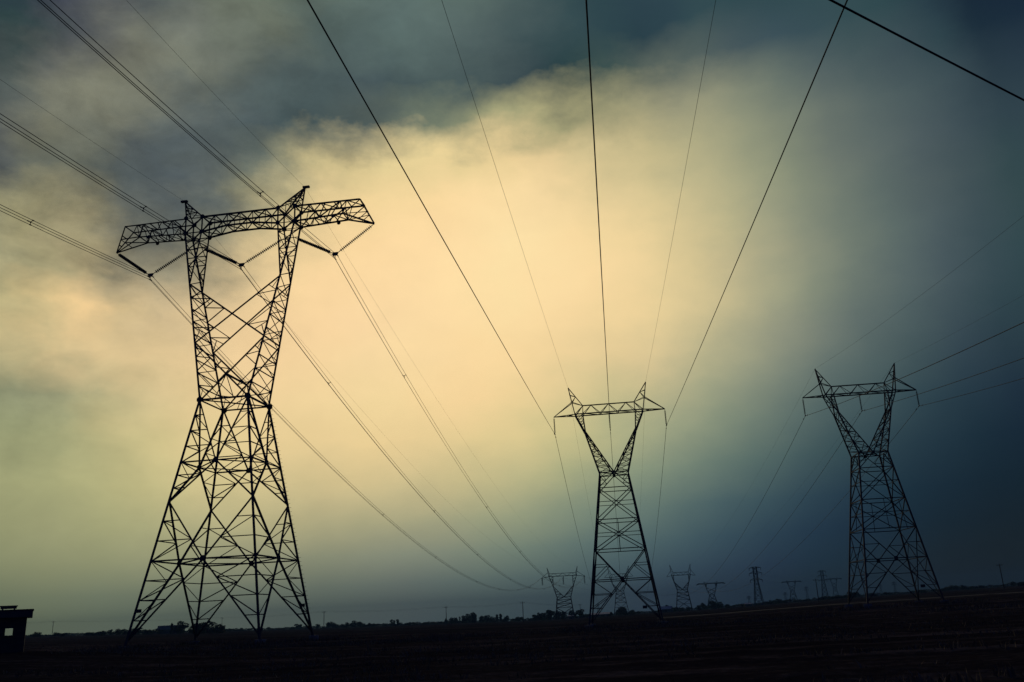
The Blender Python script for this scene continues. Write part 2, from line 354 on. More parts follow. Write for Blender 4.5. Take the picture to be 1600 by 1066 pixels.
class Geo:
    def __init__(s):
        s.v, s.f = [], []

    def prism(s, p, q, prof, w, w2=None):
        p, q = V(p), V(q)
        x, y, z, L = frame_of(p, q)
        k = len(s.v)
        n = len(prof)
        w2 = w if w2 is None else w2
        for a, ww in ((p, w), (q, w2)):
            for (u, t) in prof:
                s.v.append(tuple(a + x * u * ww + y * t * ww))
        for i in range(n):
            j = (i + 1) % n
            s.f.append((k + i, k + j, k + n + j, k + n + i))
        s.f.append(tuple(k + n - 1 - i for i in range(n)))
        s.f.append(tuple(k + n + i for i in range(n)))

    def bar(s, p, q, w):
        s.prism(p, q, ANGLE, w)

    def rod(s, p, q, r, r2=None, n=6):
        s.prism(p, q, [(cos(2 * pi * i / n), sin(2 * pi * i / n)) for i in range(n)], r, r2)

    def box(s, c, d, rz=0.):
        k = len(s.v)
        for dx in (-.5, .5):
            for dy in (-.5, .5):
                for dz in (-.5, .5):
                    x, y = dx * d[0], dy * d[1]
                    s.v.append((c[0] + x * cos(rz) - y * sin(rz), c[1] + x * sin(rz) + y * cos(rz), c[2] + dz * d[2]))
        for fc in ((0, 1, 3, 2), (4, 6, 7, 5), (0, 4, 5, 1), (2, 3, 7, 6), (0, 2, 6, 4), (1, 5, 7, 3)):
            s.f.append(tuple(k + i for i in fc))

    def poly_prism(s, pts, thick):
        # planar polygon given as 3-D points, thickened along its normal
        pts = [V(p) for p in pts]
        nn = (pts[1] - pts[0]).cross(pts[2] - pts[0]).normalized() * thick / 2
        k, n = len(s.v), len(pts)
        s.v += [tuple(p - nn) for p in pts] + [tuple(p + nn) for p in pts]
        s.f.append(tuple(k + n - 1 - i for i in range(n)))
        s.f.append(tuple(k + n + i for i in range(n)))
        for i in range(n):
            j = (i + 1) % n
            s.f.append((k + i, k + j, k + n + j, k + n + i))

    def lathe(s, p, q, rings, n=10):
        p, q = V(p), V(q)
        x, y, z, L = frame_of(p, q)
        k = len(s.v)
        for (u, r) in rings:
            for i in range(n):
                a = 2 * pi * i / n
                s.v.append(tuple(p + z * (u * L) + x * (r * cos(a)) + y * (r * sin(a))))
        m_ = len(rings)
        for j in range(m_ - 1):
            for i in range(n):
                i2 = (i + 1) % n
                s.f.append((k + j * n + i, k + j * n + i2, k + (j + 1) * n + i2, k + (j + 1) * n + i))
        s.f.append(tuple(k + n - 1 - i for i in range(n)))
        s.f.append(tuple(k + (m_ - 1) * n + i for i in range(n)))

    def tube(s, pts, r, n=6):
        k = len(s.v)
        for j, p in enumerate(pts):
            a = pts[max(j - 1, 0)]
            b_ = pts[min(j + 1, len(pts) - 1)]
            z = (b_ - a).normalized()
            x = V((0, 0, 1)).cross(z).normalized()
            y = z.cross(x)
            for i in range(n):
                t_ = 2 * pi * i / n
                s.v.append(tuple(p + x * (r * cos(t_)) + y * (r * sin(t_))))
        for j in range(len(pts) - 1):
            for i in range(n):
                i2 = (i + 1) % n
                s.f.append((k + j * n + i, k + j * n + i2, k + (j + 1) * n + i2, k + (j + 1) * n + i))
        s.f.append(tuple(k + n - 1 - i for i in range(n)))
        e_ = k + (len(pts) - 1) * n
        s.f.append(tuple(e_ + i for i in range(n)))

    def mesh(s, name, mat, smooth=False):
        me = bpy.data.meshes.new(name)
        me.from_pydata(s.v, [], s.f)
        me.materials.append(mat)
        if smooth:
            me.polygons.foreach_set('use_smooth', [True] * len(me.polygons))
        me.update()
        return me

    def build(s, name, mat, parent=None, smooth=False):
        return link_mesh(name, s.mesh(name, mat, smooth), parent)


g = Geo()
g.bar((0, 0, 0), (0, 0, 1), 1)
ME_ANGLE = g.mesh('angle_bar', M_STEEL)


class Members:
    """near towers: every steel member is an object of its own, sharing one rolled-angle mesh"""
    def __init__(s, root):
        s.root = root

    def bar(s, name, p, q, w):
        p, q = V(p), V(q)
        x, y, z, L = frame_of(p, q)
        o = link_mesh(name, ME_ANGLE, s.root)
        o.matrix_basis = Matrix(((x.x * w, y.x * w, z.x * L, p.x), (x.y * w, y.y * w, z.y * L, p.y), (x.z * w, y.z * w, z.z * L, p.z), (0, 0, 0, 1)))

    def finish(s):
        pass


SECTION = {'leg': 'body', 'face_brace': 'body', 'redundant_brace': 'body', 'horizontal_strut': 'body', 'side_lacing': 'body',
           'window_leg': 'fork', 'window_brace': 'fork', 'column_chord': 'fork', 'column_lacing': 'fork', 'fork_chord': 'fork', 'fork_lacing': 'fork',
           'beam_chord': 'crossarm', 'beam_lacing': 'crossarm', 'arm_chord': 'crossarm', 'arm_lacing': 'crossarm',
           'peak_post': 'earthwire_peak', 'peak_lacing': 'earthwire_peak'}


class Joined:
    """far towers: one mesh for each section of the tower"""
    def __init__(s, root, k=1.0, skip=()):
        s.root, s.k, s.g, s.skip = root, k, {}, skip

    def bar(s, name, p, q, w):
        if name in s.skip:
            return
        s.g.setdefault(SECTION[name], Geo()).bar(p, q, w * s.k)

    def finish(s):
        for k_, g_ in s.g.items():
            g_.build(k_, M_FAR, s.root)


def lerp(a, b, t_):
    return V(a) * (1 - t_) + V(b) * t_


def triangle_redundants(S, a, b_, c, n_, w, name='redundant_brace', diag=True):
    """leg a-b, brace a-c meeting at a: rungs between leg and brace, zigzagged"""
    for k in range(1, n_):
        p, q = lerp(a, b_, k / n_), lerp(a, c, k / n_)
        S.bar(name, p, q, w)
        if diag:
            q2 = lerp(a, c, (k + 1) / n_) if k + 1 < n_ else lerp(a, b_, 1.0)
            if k + 1 < n_:
                S.bar(name, p, q2, w)
            else:
                S.bar(name, q, b_, w)


# ------------------------------------------------------------------ terrain
HZ = [(-180, .001), (-60, .004), (-29.6, .0040), (-23.2, .0006), (-13.3, -.0030), (1.5, -.0064), (10.9, -.0038), (18.3, .0002), (28.3, .0037), (60, .004), (180, .001)]


def far_slope(bd):
    for (a, x), (c, y) in zip(HZ, HZ[1:]):
        if a <= bd <= c:
            t_ = (bd - a) / (c - a)
            return x + (y - x) * t_
    return 0.


BUMPS = [(-28.9, 89.3, .22, 22), (11.9, 111., -.06, 20), (43.8, 110.7, .05, 22), (-31, 50.5, .85, 9)]


def ground_z(x, y):
    r = math.hypot(x, y)
    bd = math.degrees(math.atan2(x, y))
    h = far_slope(bd)
    z = r * (h + .0018)
    k = min(1, max(0, (r - 20) / 120))
    z *= k * k * (3 - 2 * k) if r < 140 else 1
    if r > 900:
        z = 1.6 + r * h - (r - 900) * .0006
    for (bx, by, hz, s_) in BUMPS:
        z += hz * math.exp(-((x - bx) ** 2 + (y - by) ** 2) / (2 * s_ * s_))
    return z


def at(bearing, dist, dz=0.):
    x, y = dist * sin(R(bearing)), dist * cos(R(bearing))
    return V((x, y, ground_z(x, y) + dz))


bear = []
bd = -180.
while bd < 180:
    bear.append(bd)
    bd += .6 if -42 <= bd < 42 else 4
rad = [0.]
r = 3.
while r < 2600:
    rad.append(r)
    r *= 1.022 if 20 < r < 160 else 1.06
gv, gf = [(0, 0, 0.)], []
nb = len(bear)
for r in rad[1:]:
    for bd in bear:
        x, y = r * sin(R(bd)), r * cos(R(bd))
        z = ground_z(x, y)
        if r < 220 and abs(bd) < 43:
            z += .16 * noise.noise((x * .035, y * .5, 3.)) + .07 * noise.noise((x * .6, y * 1.3, 7.))
        gv.append((x, y, z))
for i in range(nb):
    gf.append((0, 1 + i, 1 + (i + 1) % nb))
for j in range(len(rad) - 2):
    for i in range(nb):
        a, b_ = 1 + j * nb + i, 1 + j * nb + (i + 1) % nb
        gf.append((a, a + nb, b_ + nb, b_))
me = bpy.data.meshes.new('field_ground')
me.from_pydata(gv, [], gf)
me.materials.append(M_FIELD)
me.polygons.foreach_set('use_smooth', [True] * len(me.polygons))
fg = link_mesh('field_ground', me)
tag(fg, 'dark ploughed field with dry stubble reaching to the horizon', kind='structure')

# farm track crossing behind the towers
tv, tf = [], []
pts = [(bd, 190 + 16 * sin(bd * .11)) for bd in range(8, 44, 1)]
for (bd, d) in pts:
    for k, off in enumerate((-2.2, -1.2, 1.2, 2.2)):
        p = at(bd, d + off)
        tv.append((p.x, p.y, p.z + (.02, .14, .14, .02)[k]))
for i in range(len(pts) - 1):
    for k in range(3):
        a = i * 4 + k
        tf.append((a, a + 4, a + 5, a + 1))
me = bpy.data.meshes.new('dirt_track')
me.from_pydata(tv, [], tf)
me.materials.append(M_TRACK)
tag(link_mesh('dirt_track', me), 'pale dirt track running across the field behind the right towers', kind='structure')

# ------------------------------------------------------------------ tall window tower (V strings)
T1 = dict(w0=6.416, zf=7.734, ze=13.334, zd=17.181, zw=23.613, ww=2.555, zb=30.0, za=36.815, zbb=43.12, zbt=44.908,
          xo=6.3, xi=4.386, dy=.845, zp=47.445, xp=7.048, xt=14.937, zt=42.15, xe=13.611, ze2=44.835)


def window_tower(S, D, full=True):
    def L(sx, sy, z):
        if z <= D['zw']:
            k = z / D['zw']
            w = D['w0'] * (1 - k) + D['ww'] * k
            return V((sx * w, sy * w, z))
        k = (z - D['zw']) / (D['zbb'] - D['zw'])
        return V((sx * (D['ww'] * (1 - k) + D['xo'] * k), sy * (D['ww'] * (1 - k) + D['dy'] * k), z))
    ring = [(-1, -1), (1, -1), (1, 1), (-1, 1)]
    zg = .7
    WL, WB, WR = .24, .15, .09
    for c in ring:
        S.bar('leg', L(*c, 0), L(*c, D['zf']), WL)
        S.bar('leg', L(*c, D['zf']), L(*c, D['zd']), WL)
        S.bar('leg', L(*c, D['zd']), L(*c, D['zw']), WL)
        S.bar('window_leg', L(*c, D['zw']), L(*c, D['zbb']), .21)
    mids_d, mids_f = [], []
    for i in range(4):
        a, b_ = ring[i], ring[(i + 1) % 4]
        md = lerp(L(*a, D['zd']), L(*b_, D['zd']), .5)
        mf = lerp(L(*a, D['zf']), L(*b_, D['zf']), .5)
        mids_d.append(md)
        mids_f.append(mf)
        for c in (a, b_):
            S.bar('face_brace', L(*c, D['zw']), md, WB * 1.1)
            S.bar('face_brace', md, L(*c, D['ze']), WB * 1.1)
            S.bar('face_brace', L(*c, D['ze']), mf, WB * 1.1)
            S.bar('face_brace', mf, L(*c, zg), WB * 1.1)
            S.bar('horizontal_strut', L(*c, D['zd']), md, WB * .9)
            S.bar('horizontal_strut', L(*c, D['zf']), mf, WB * .9)
            triangle_redundants(S, L(*c, D['zw']), L(*c, D['zd']), md, 4, WR)
            triangle_redundants(S, L(*c, D['ze']), L(*c, D['zd']), md, 3, WR)
            triangle_redundants(S, L(*c, D['ze']), L(*c, D['zf']), mf, 3, WR)
            triangle_redundants(S, L(*c, zg), L(*c, D['zf']), mf, 4, WR)
        S.bar('horizontal_strut', L(*a, D['zw']), L(*b_, D['zw']), WB * 1.1)
        # sub-struts inside the diamond
        for z0, m0, zz in ((D['zd'], md, D['zw']), (D['ze'], mf, D['zd'])):
            pass
    for i in range(4):
        S.bar('horizontal_strut', mids_d[i], mids_d[(i + 1) % 4], .1)
        S.bar('horizontal_strut', mids_f[i], mids_f[(i + 1) % 4], .12)
    S.bar('horizontal_strut', L(-1, -1, D['zw']), L(1, 1, D['zw']), .11)
    S.bar('horizontal_strut', L(1, -1, D['zw']), L(-1, 1, D['zw']), .11)
    # X panels of the two window faces
    xs = {}
    for sy in (-1, 1):
        def X(zlo, zhi, tagk):
            p1, q1 = L(-1, sy, zhi), L(1, sy, zlo)
            p2, q2 = L(1, sy, zhi), L(-1, sy, zlo)
            # crossing point (symmetric): s = 0
            t_ = abs(p1.x) / (abs(p1.x) + abs(q1.x))
            c = lerp(p1, q1, t_)
            S.bar('window_brace', p1, q1, WB * 1.15)
            S.bar('window_brace', p2, q2, WB * 1.15)
            xs[(tagk, sy)] = c
            for sx in (-1, 1):
                lo, hi = L(sx, sy, zlo), L(sx, sy, zhi)
                m_ = lerp(lo, hi, .5)
                for e_ in (hi, lo):
                    q = lerp(e_, c, .5)
                    S.bar('redundant_brace', lerp(m_, e_, .02), q, WR)
                    S.bar('redundant_brace', lerp(m_, e_, .5), lerp(e_, c, .25 if e_ is hi else .3), WR)
                    S.bar('redundant_brace', lerp(m_, e_, .5), q, WR)
                    S.bar('redundant_brace', lerp(m_, e_, .97), lerp(m_, e_, .5) * .5 + lerp(e_, c, .27) * .5, WR * .8)
        X(D['zb'], D['za'], 'hi')
        X(D['zw'], D['zb'], 'lo')
    for k in ('hi', 'lo'):
        S.bar('window_brace', xs[(k, -1)], xs[(k, 1)], WB * (1.1 if k == 'lo' else .7))
    for sy in (-1, 1):
        for sx in (-1, 1):
            S.bar('redundant_brace', xs[('lo', sy)], lerp(L(sx, sy, D['zw']), L(-sx, sy, D['zw']), .3), WR)
    # narrow side faces between waist and column foot
    n_ = 9
    for sx in (-1, 1):
        for k in range(n_):
            z1 = D['zw'] + (D['za'] - D['zw']) * k / n_
            z2 = D['zw'] + (D['za'] - D['zw']) * (k + 1) / n_
            s_ = 1 if k % 2 else -1
            S.bar('side_lacing', L(sx, s_, z1), L(sx, -s_, z2), WR)
            if k:
                S.bar('side_lacing', L(sx, -1, z1), L(sx, 1, z1), WR)
            if k % 2 == 0:
                S.bar('side_lacing', L(sx, -s_, z1), L(sx, s_, z2), WR)
    # columns either side of the window
    for sx in (-1, 1):
        for sy in (-1, 1):
            a0 = L(sx, sy, D['za'])
            S.bar('column_chord', a0, (sx * D['xi'], sy * D['dy'], D['zbb']), .17)
            for xk in ('xo', 'xi'):
                S.bar('column_chord', (sx * D[xk], sy * D['dy'], D['zbb']), (sx * D[xk], sy * D['dy'], D['zbt']), .17)
            S.bar('column_lacing', (sx * D['xo'], sy * D['dy'], D['zbb']), (sx * D['xi'], sy * D['dy'], D['zbt']), .12)
            S.bar('column_lacing', (sx * D['xi'], sy * D['dy'], D['zbb']), (sx * D['xo'], sy * D['dy'], D['zbt']), .12)
            n2 = 6
            for k in range(1, n2 + 1):
                t0, t1 = (k - 1) / n2, k / n2
                o1, o0 = lerp(a0, (sx * D['xo'], sy * D['dy'], D['zbb']), t1), lerp(a0, (sx * D['xo'], sy * D['dy'], D['zbb']), t0)
                i1, i0 = lerp(a0, (sx * D['xi'], sy * D['dy'], D['zbb']), t1), lerp(a0, (sx * D['xi'], sy * D['dy'], D['zbb']), t0)
                S.bar('column_lacing', o1, i1, WR)
                if k > 1:
                    S.bar('column_lacing', *((o0, i1) if k % 2 else (i0, o1)), WR)
        for ch in ('xo', 'xi'):
            n2 = 5
            for k in range(n2):
                f_ = lambda sy, t_: lerp(L(sx, sy, D['za']), (sx * D[ch], sy * D['dy'], D['zbb']), t_)
                s_ = 1 if k % 2 else -1
                S.bar('column_lacing', f_(s_, k / n2), f_(-s_, (k + 1) / n2), WR)
            S.bar('column_lacing', (sx * D[ch], -D['dy'], D['zbb']), (sx * D[ch], D['dy'], D['zbb']), .12)
            S.bar('column_lacing', (sx * D[ch], -D['dy'], D['zbt']), (sx * D[ch], D['dy'], D['zbt']), .12)
    # beam between the columns
    xi, dy, zbb, zbt = D['xi'], D['dy'], D['zbb'], D['zbt']
    sag = [(-xi, zbb), (-1.6, zbb + .42), (1.6, zbb + .42), (xi, zbb)]
    for sy in (-1, 1):
        S.bar('beam_chord', (-xi, sy * dy, zbt), (xi, sy * dy, zbt), .16)
        for (x0, z0), (x1, z1) in zip(sag, sag[1:]):
            S.bar('beam_chord', (x0, sy * dy, z0), (x1, sy * dy, z1), .16)
    zb_at = lambda x: zbb + .42 * min(1, (xi - abs(x)) / (xi - 1.6))
    n_ = 6
    X_ = [-xi + 2 * xi * k / n_ for k in range(n_ + 1)]
    for k in range(n_):
        x0, x1 = X_[k], X_[k + 1]
        s_ = 1 if k % 2 else -1
        for sy in (-1, 1):
            if k % 2 == 0:
                S.bar('beam_lacing', (x0, sy * dy, zb_at(x0)), (x1, sy * dy, zbt), WR * 1.15)
            else:
                S.bar('beam_lacing', (x0, sy * dy, zbt), (x1, sy * dy, zb_at(x1)), WR * 1.15)
            if k:
                S.bar('beam_lacing', (x0, sy * dy, zb_at(x0)), (x0, sy * dy, zbt), WR)
        S.bar('beam_lacing', (x0, s_ * dy, zbt), (x1, -s_ * dy, zbt), WR)
        S.bar('beam_lacing', (x0, s_ * dy, zb_at(x0)), (x1, -s_ * dy, zb_at(x1)), WR)
        if k:
            S.bar('beam_lacing', (x0, -dy, zbt), (x0, dy, zbt), WR)
            S.bar('beam_lacing', (x0, -dy, zb_at(x0)), (x0, dy, zb_at(x0)), WR)
    # outer arms
    xo, xe, xt = D['xo'], D['xe'], D['xt']
    xk = xo + (xt - xo) * .63
    zk = zbb + .25
    for sx in (-1, 1):
        tip = V((sx * xt, 0, D['zt']))
        top = lambda t_, sy: lerp((sx * xo, sy * dy, zbt), (sx * xe, sy * dy, D['ze2']), t_)
        bot = lambda t_, sy: lerp((sx * xo, sy * dy, zbb), (sx * xk, sy * dy, zk), t_)
        for sy in (-1, 1):
            S.bar('arm_chord', top(0, sy), top(1, sy), .15)
            S.bar('arm_chord', bot(0, sy), bot(1, sy), .15)
            S.bar('arm_chord', bot(1, sy), tip, .15)
            S.bar('arm_chord', top(1, sy), tip, .13)
            n_ = 4
            for k in range(n_):
                t0, t1 = k / n_, (k + 1) / n_
                if k % 2 == 0:
                    S.bar('arm_lacing', bot(t0, sy), top(t1 * .93, sy), WR * 1.2)
                else:
                    S.bar('arm_lacing', top(t0 * .93, sy), bot(t1, sy), WR * 1.2)
                S.bar('arm_lacing', bot(t1, sy), top(t1 * .93 if k < n_ - 1 else .8, sy), WR)
            S.bar('arm_lacing', top(1, sy), bot(1, sy), .12)
            S.bar('arm_lacing', lerp(top(1, sy), tip, .5), bot(1, sy), WR)
            S.bar('arm_lacing', lerp(top(1, sy), tip, .5), lerp(bot(1, sy), tip, .5), WR)
        n_ = 5
        for k in range(n_):
            t0, t1 = k / n_, (k + 1) / n_
            s_ = 1 if k % 2 else -1
            S.bar('arm_lacing', top(t0, s_), top(t1, -s_), WR)
            S.bar('arm_lacing', bot(t0, s_), bot(t1, -s_), WR)
            S.bar('arm_lacing', top(t1, -1), top(t1, 1), WR)
            S.bar('arm_lacing', bot(t1, -1), bot(t1, 1), WR)
        for k in (.35, .7):
            S.bar('arm_lacing', lerp(top(1, -1), tip, k), lerp(top(1, 1), tip, k), WR)
        # earth-wire peak over the column
        pk = V((sx * D['xp'], 0, D['zp']))
        feet = [V((sx * x_, sy * dy, zbt)) for x_ in (xo, D['xi'] - .0) for sy in (-1, 1)]
        for p in feet:
            S.bar('peak_post', p, pk, .13)
        for k in (.28, .5, .7):
            q = [lerp(p, pk, k) for p in feet]
            q2 = [lerp(p, pk, max(0, k - .24)) for p in feet]
            for i_, j_ in ((0, 1), (1, 3), (3, 2), (2, 0)):
                S.bar('peak_lacing', q[i_], q[j_], WR * .8)
                S.bar('peak_lacing', q2[i_], q[j_], WR * .8)
    S.finish()


def gusset(root, p, size, axis):
    """small eight-sided steel plate at a joint"""
    gg = Geo()
    pts = []
    for i in range(8):
        a = pi / 8 + i * pi / 4
        u, v_ = size * cos(a), size * sin(a)
        pts.append(V(p) + (V((u, 0, v_)) if axis == 'y' else V((0, u, v_))))
    gg.poly_prism(pts, .03)
    gg.build('gusset_plate', M_STEEL, root)


def footing(root, p):
    gg = Geo()
    gg.rod((p[0], p[1], -.6), (p[0], p[1], .34), .55, .5, 12)
    gg.build('concrete_footing', M_CONC, root)


def sign_plate(root, p, rz):
    gg = Geo()
    gg.box(p, (.5, .04, .32), rz)
    gg.build('sign_plate', M_STEEL, root)


YAW1 = -R(7.2)
B1 = V((-28.922, 89.328, .31))
t1 = thing('transmission_tower', 'tallest steel lattice tower, at left, with three V-shaped insulator strings under its wide crossbeam', 'pylon', B1, -R(8.021), 'lattice transmission towers')
window_tower(Members(t1), T1)
for sx in (-1, 1):
    for sy in (-1, 1):
        footing(t1, (sx * T1['w0'] * 1.004, sy * T1['w0'] * 1.004))
w_f = T1['w0'] * (1 - T1['zf'] / T1['zw']) + T1['ww'] * T1['zf'] / T1['zw']
w_d = T1['w0'] * (1 - T1['zd'] / T1['zw']) + T1['ww'] * T1['zd'] / T1['zw']
for z, w in ((T1['zf'], w_f), (T1['zd'], w_d)):
    gusset(t1, (0, -w - .09, z), .3, 'y')
    gusset(t1, (0, w + .09, z), .3, 'y')
    gusset(t1, (-w - .09, 0, z), .3, 'x')
    gusset(t1, (w + .09, 0, z), .3, 'x')
for sx in (-1, 1):
    for sy in (-1, 1):
        gusset(t1, (sx * T1['ww'], sy * (T1['ww'] + .13), T1['zw']), .34, 'y')
        for x_, z_ in ((T1['xo'], T1['zbb']), (T1['xi'], T1['zbb']), (T1['xo'], T1['zbt']), (T1['xi'], T1['zbt'])):
            gusset(t1, (sx * x_, sy * (T1['dy'] + .1), z_), .27, 'y')
        gusset(t1, (sx * (T1['xo'] + (T1['xt'] - T1['xo']) * .5), sy * (T1['dy'] + .09), T1['zbb'] + .06), .22, 'y')
    cap = Geo()
    cap.box((sx * (T1['xp'] + .12), 0, T1['zp'] + .05), (.75, .3, .2))
    cap.build('peak_bracket', M_STEEL, t1)
k35 = T1['w0'] * (1 - 3.4 / T1['zw']) + T1['ww'] * 3.4 / T1['zw']
sign_plate(t1, (-k35 + .35, -k35 - .2, 3.3), 0)
sign_plate(t1, (k35 - .4, k35 - .15, 3.3), 0)
bolts = Geo()
for k in range(60):
    z = 3 + k * .42
    w = T1['w0'] * (1 - z / T1['zw']) + T1['ww'] * z / T1['zw'] if z < T1['zw'] else None
    if w:
        bolts.rod((w, w, z), (w + .28, w + (.0 if k % 2 else .1), z), .016, n=5)
tag(bolts.build('step_bolts', M_STEEL, t1), kind='stuff')

# ------------------------------------------------------------------ fork towers (single strings)
F2 = dict(w0=4.251, zw=18.074, ww=1.737, rings=(5.278, 8.788, 12.316, 16.173), zk=23.591, sk=3.271, dk=1.05, zb=25.855, so=4.311, si=3.333, db=.648,
          zt=27.025, st=3.26, xt=7.043, zx=25.823, sp=4.97, zp=29.5)


def fork_tower(S, D, detail=2):
    ring = [(-1, -1), (1, -1), (1, 1), (-1, 1)]
    WL, WB, WR = .17, .1, .07

    def L(c, z):
        k = z / D['zw']
        w = D['w0'] * (1 - k) + D['ww'] * k
        return V((c[0] * w, c[1] * w, z))
    z1, z2, z3, z4 = D['rings']
    for c in ring:
        for a, b_ in ((0, z1), (z1, z2), (z2, z4), (z4, D['zw'])):
            S.bar('leg', L(c, a), L(c, b_), WL)
    for i in range(4):
        a, b_ = ring[i], ring[(i + 1) % 4]
        mid = lambda z: lerp(L(a, z), L(b_, z), .5)
        for z in (z1, z2, z3, z4, D['zw']):
            S.bar('horizontal_strut', L(a, z), L(b_, z), WB)
        for c in (a, b_):
            S.bar('face_brace', mid(z1), L(c, .5), WB)
            S.bar('face_brace', L(c, z2), mid(z1), WB)
            S.bar('face_brace', L(c, z4), mid(D['zw']), WB)
            if detail > 1:
                triangle_redundants(S, L(c, .5), L(c, z1), mid(z1), 3, WR)
                S.bar('redundant_brace', lerp(L(c, z2), L(c, z1), .5), lerp(L(c, z2), mid(z1), .5), WR)
                S.bar('redundant_brace', lerp(L(c, z2), mid(z1), .5), L(c, z1), WR)
                S.bar('redundant_brace', lerp(L(c, z4), L(c, D['zw']), .5), lerp(L(c, z4), mid(D['zw']), .5), WR)
                S.bar('redundant_brace', lerp(L(c, D['zw']), L(c, z4), 0), lerp(L(c, z4), mid(D['zw']), .5), WR)
        for lo, hi in ((z2, z3), (z3, z4)):
            S.bar('face_brace', L(a, lo), L(b_, hi), WB)
            S.bar('face_brace', L(b_, lo), L(a, hi), WB)
            if detail > 1:
                wl, wh = (L(a, lo) - L(b_, lo)).length, (L(a, hi) - L(b_, hi)).length
                zc = lo + (hi - lo) * wl / (wl + wh)
                S.bar('redundant_brace', L(a, zc), L(b_, zc), WR)
        if detail > 1:
            S.bar('redundant_brace', mid(z3), mid(z2), WR)
    S.bar('horizontal_strut', L(ring[0], D['zw']), L(ring[2], D['zw']), WB)
    S.bar('horizontal_strut', L(ring[1], D['zw']), L(ring[3], D['zw']), WB)
    S.bar('horizontal_strut', (0, -D['ww'], D['zw']), (0, D['ww'], D['zw']), WB)
    nl = 8 if detail > 1 else 4
    for sx in (-1, 1):
        outs, ins = {}, {}
        for sy in (-1, 1):
            o0, i0 = V((sx * D['ww'], sy * D['ww'], D['zw'])), V((0, sy * D['ww'], D['zw']))
            k0 = V((sx * D['sk'], sy * D['dk'], D['zk']))
            kb = k0 + V((-sx * .12, 0, -.1))
            o1, i1 = V((sx * D['so'], sy * D['db'], D['zb'])), V((sx * D['si'], sy * D['db'], D['zb']))
            S.bar('fork_chord', o0, k0, .15)
            S.bar('fork_chord', k0, o1, .15)
            S.bar('fork_chord', i0, kb, .14)
            S.bar('fork_chord', kb, i1, .13)
            outs[sy], ins[sy] = (o0, k0, o1), (i0, kb, i1)
            for k in range(1, nl):
                p, q = lerp(o0, k0, k / nl), lerp(i0, kb, k / nl)
                S.bar('fork_lacing', p, q, WR)
                p2, q2 = lerp(o0, k0, (k - 1) / nl), lerp(i0, kb, (k - 1) / nl)
                S.bar('fork_lacing', *((p2, q) if k % 2 else (q2, p)), WR)
            for k in (.4, .7):
                S.bar('fork_lacing', lerp(k0, o1, k), lerp(kb, i1, k), WR)
            S.bar('fork_lacing', lerp(k0, o1, .4), lerp(kb, i1, .7), WR)
            S.bar('fork_lacing', lerp(k0, o1, .7), i1, WR)
        for dct in (outs, ins):
            for k in range(0, nl, 1 if detail > 1 else 2):
                s_ = 1 if k % 2 else -1
                S.bar('fork_lacing', lerp(dct[s_][0], dct[s_][1], k / nl), lerp(dct[-s_][0], dct[-s_][1], (k + 1) / nl), WR)
            S.bar('fork_lacing', dct[-1][1], dct[1][1], WR)
            S.bar('fork_lacing', dct[-1][1], dct[1][2], WR)
    # beam
    for sy in (-1, 1):
        S.bar('beam_chord', (-D['so'], sy * D['db'], D['zb']), (D['so'], sy * D['db'], D['zb']), .13)
    S.bar('beam_chord', (-D['st'], 0, D['zt']), (D['st'], 0, D['zt']), .13)
    st = D['st']
    tops = [-st, -st * .68, 0, st * .68, st]
    bots = [-st * 1.02, -st * .34, st * .34, st * 1.02]
    for i, xb in enumerate(bots):
        for xt_ in (tops[i], tops[i + 1]):
            for sy in (-1, 1):
                S.bar('beam_lacing', (xb, sy * D['db'], D['zb']), (xt_, 0, D['zt']), WR)
        S.bar('beam_lacing', (xb, -D['db'], D['zb']), (xb, D['db'], D['zb']), WR)
        if i < 3:
            S.bar('beam_lacing', (xb, -D['db'], D['zb']), (bots[i + 1], D['db'], D['zb']), WR)
    # arms and peaks
    for sx in (-1, 1):
        tip = V((sx * D['xt'], 0, D['zx']))
        pk = V((sx * D['sp'], 0, D['zp']))
        tp = V((sx * st, 0, D['zt']))
        zm = .46
        for sy in (-1, 1):
            o1 = V((sx * D['so'], sy * D['db'], D['zb']))
            S.bar('arm_chord', o1, tip, .11)
            S.bar('peak_post', o1, pk, .12)
            nd = lerp(o1, pk, zm)
            S.bar('arm_chord', nd, tip, .09)
            S.bar('peak_lacing', nd, tp, WR)
            S.bar('peak_lacing', o1, tp, .09)
            S.bar('peak_lacing', lerp(o1, pk, .72), lerp(tp, pk, .5), WR)
            S.bar('peak_lacing', nd, lerp(tp, pk, .5), WR)
            for k in (.35, .7):
                S.bar('arm_lacing', lerp(o1, tip, k), lerp(V((o1.x, -o1.y, o1.z)), tip, k - .3), WR)
        S.bar('arm_lacing', lerp((sx * D['so'], -D['db'], D['zb']), tip, .35), lerp((sx * D['so'], D['db'], D['zb']), tip, .35), WR)
        S.bar('peak_post', tp, pk, .11)
        S.bar('peak_lacing', lerp((sx * D['so'], -D['db'], D['zb']), pk, zm), lerp((sx * D['so'], D['db'], D['zb']), pk, zm), WR)
    S.finish()


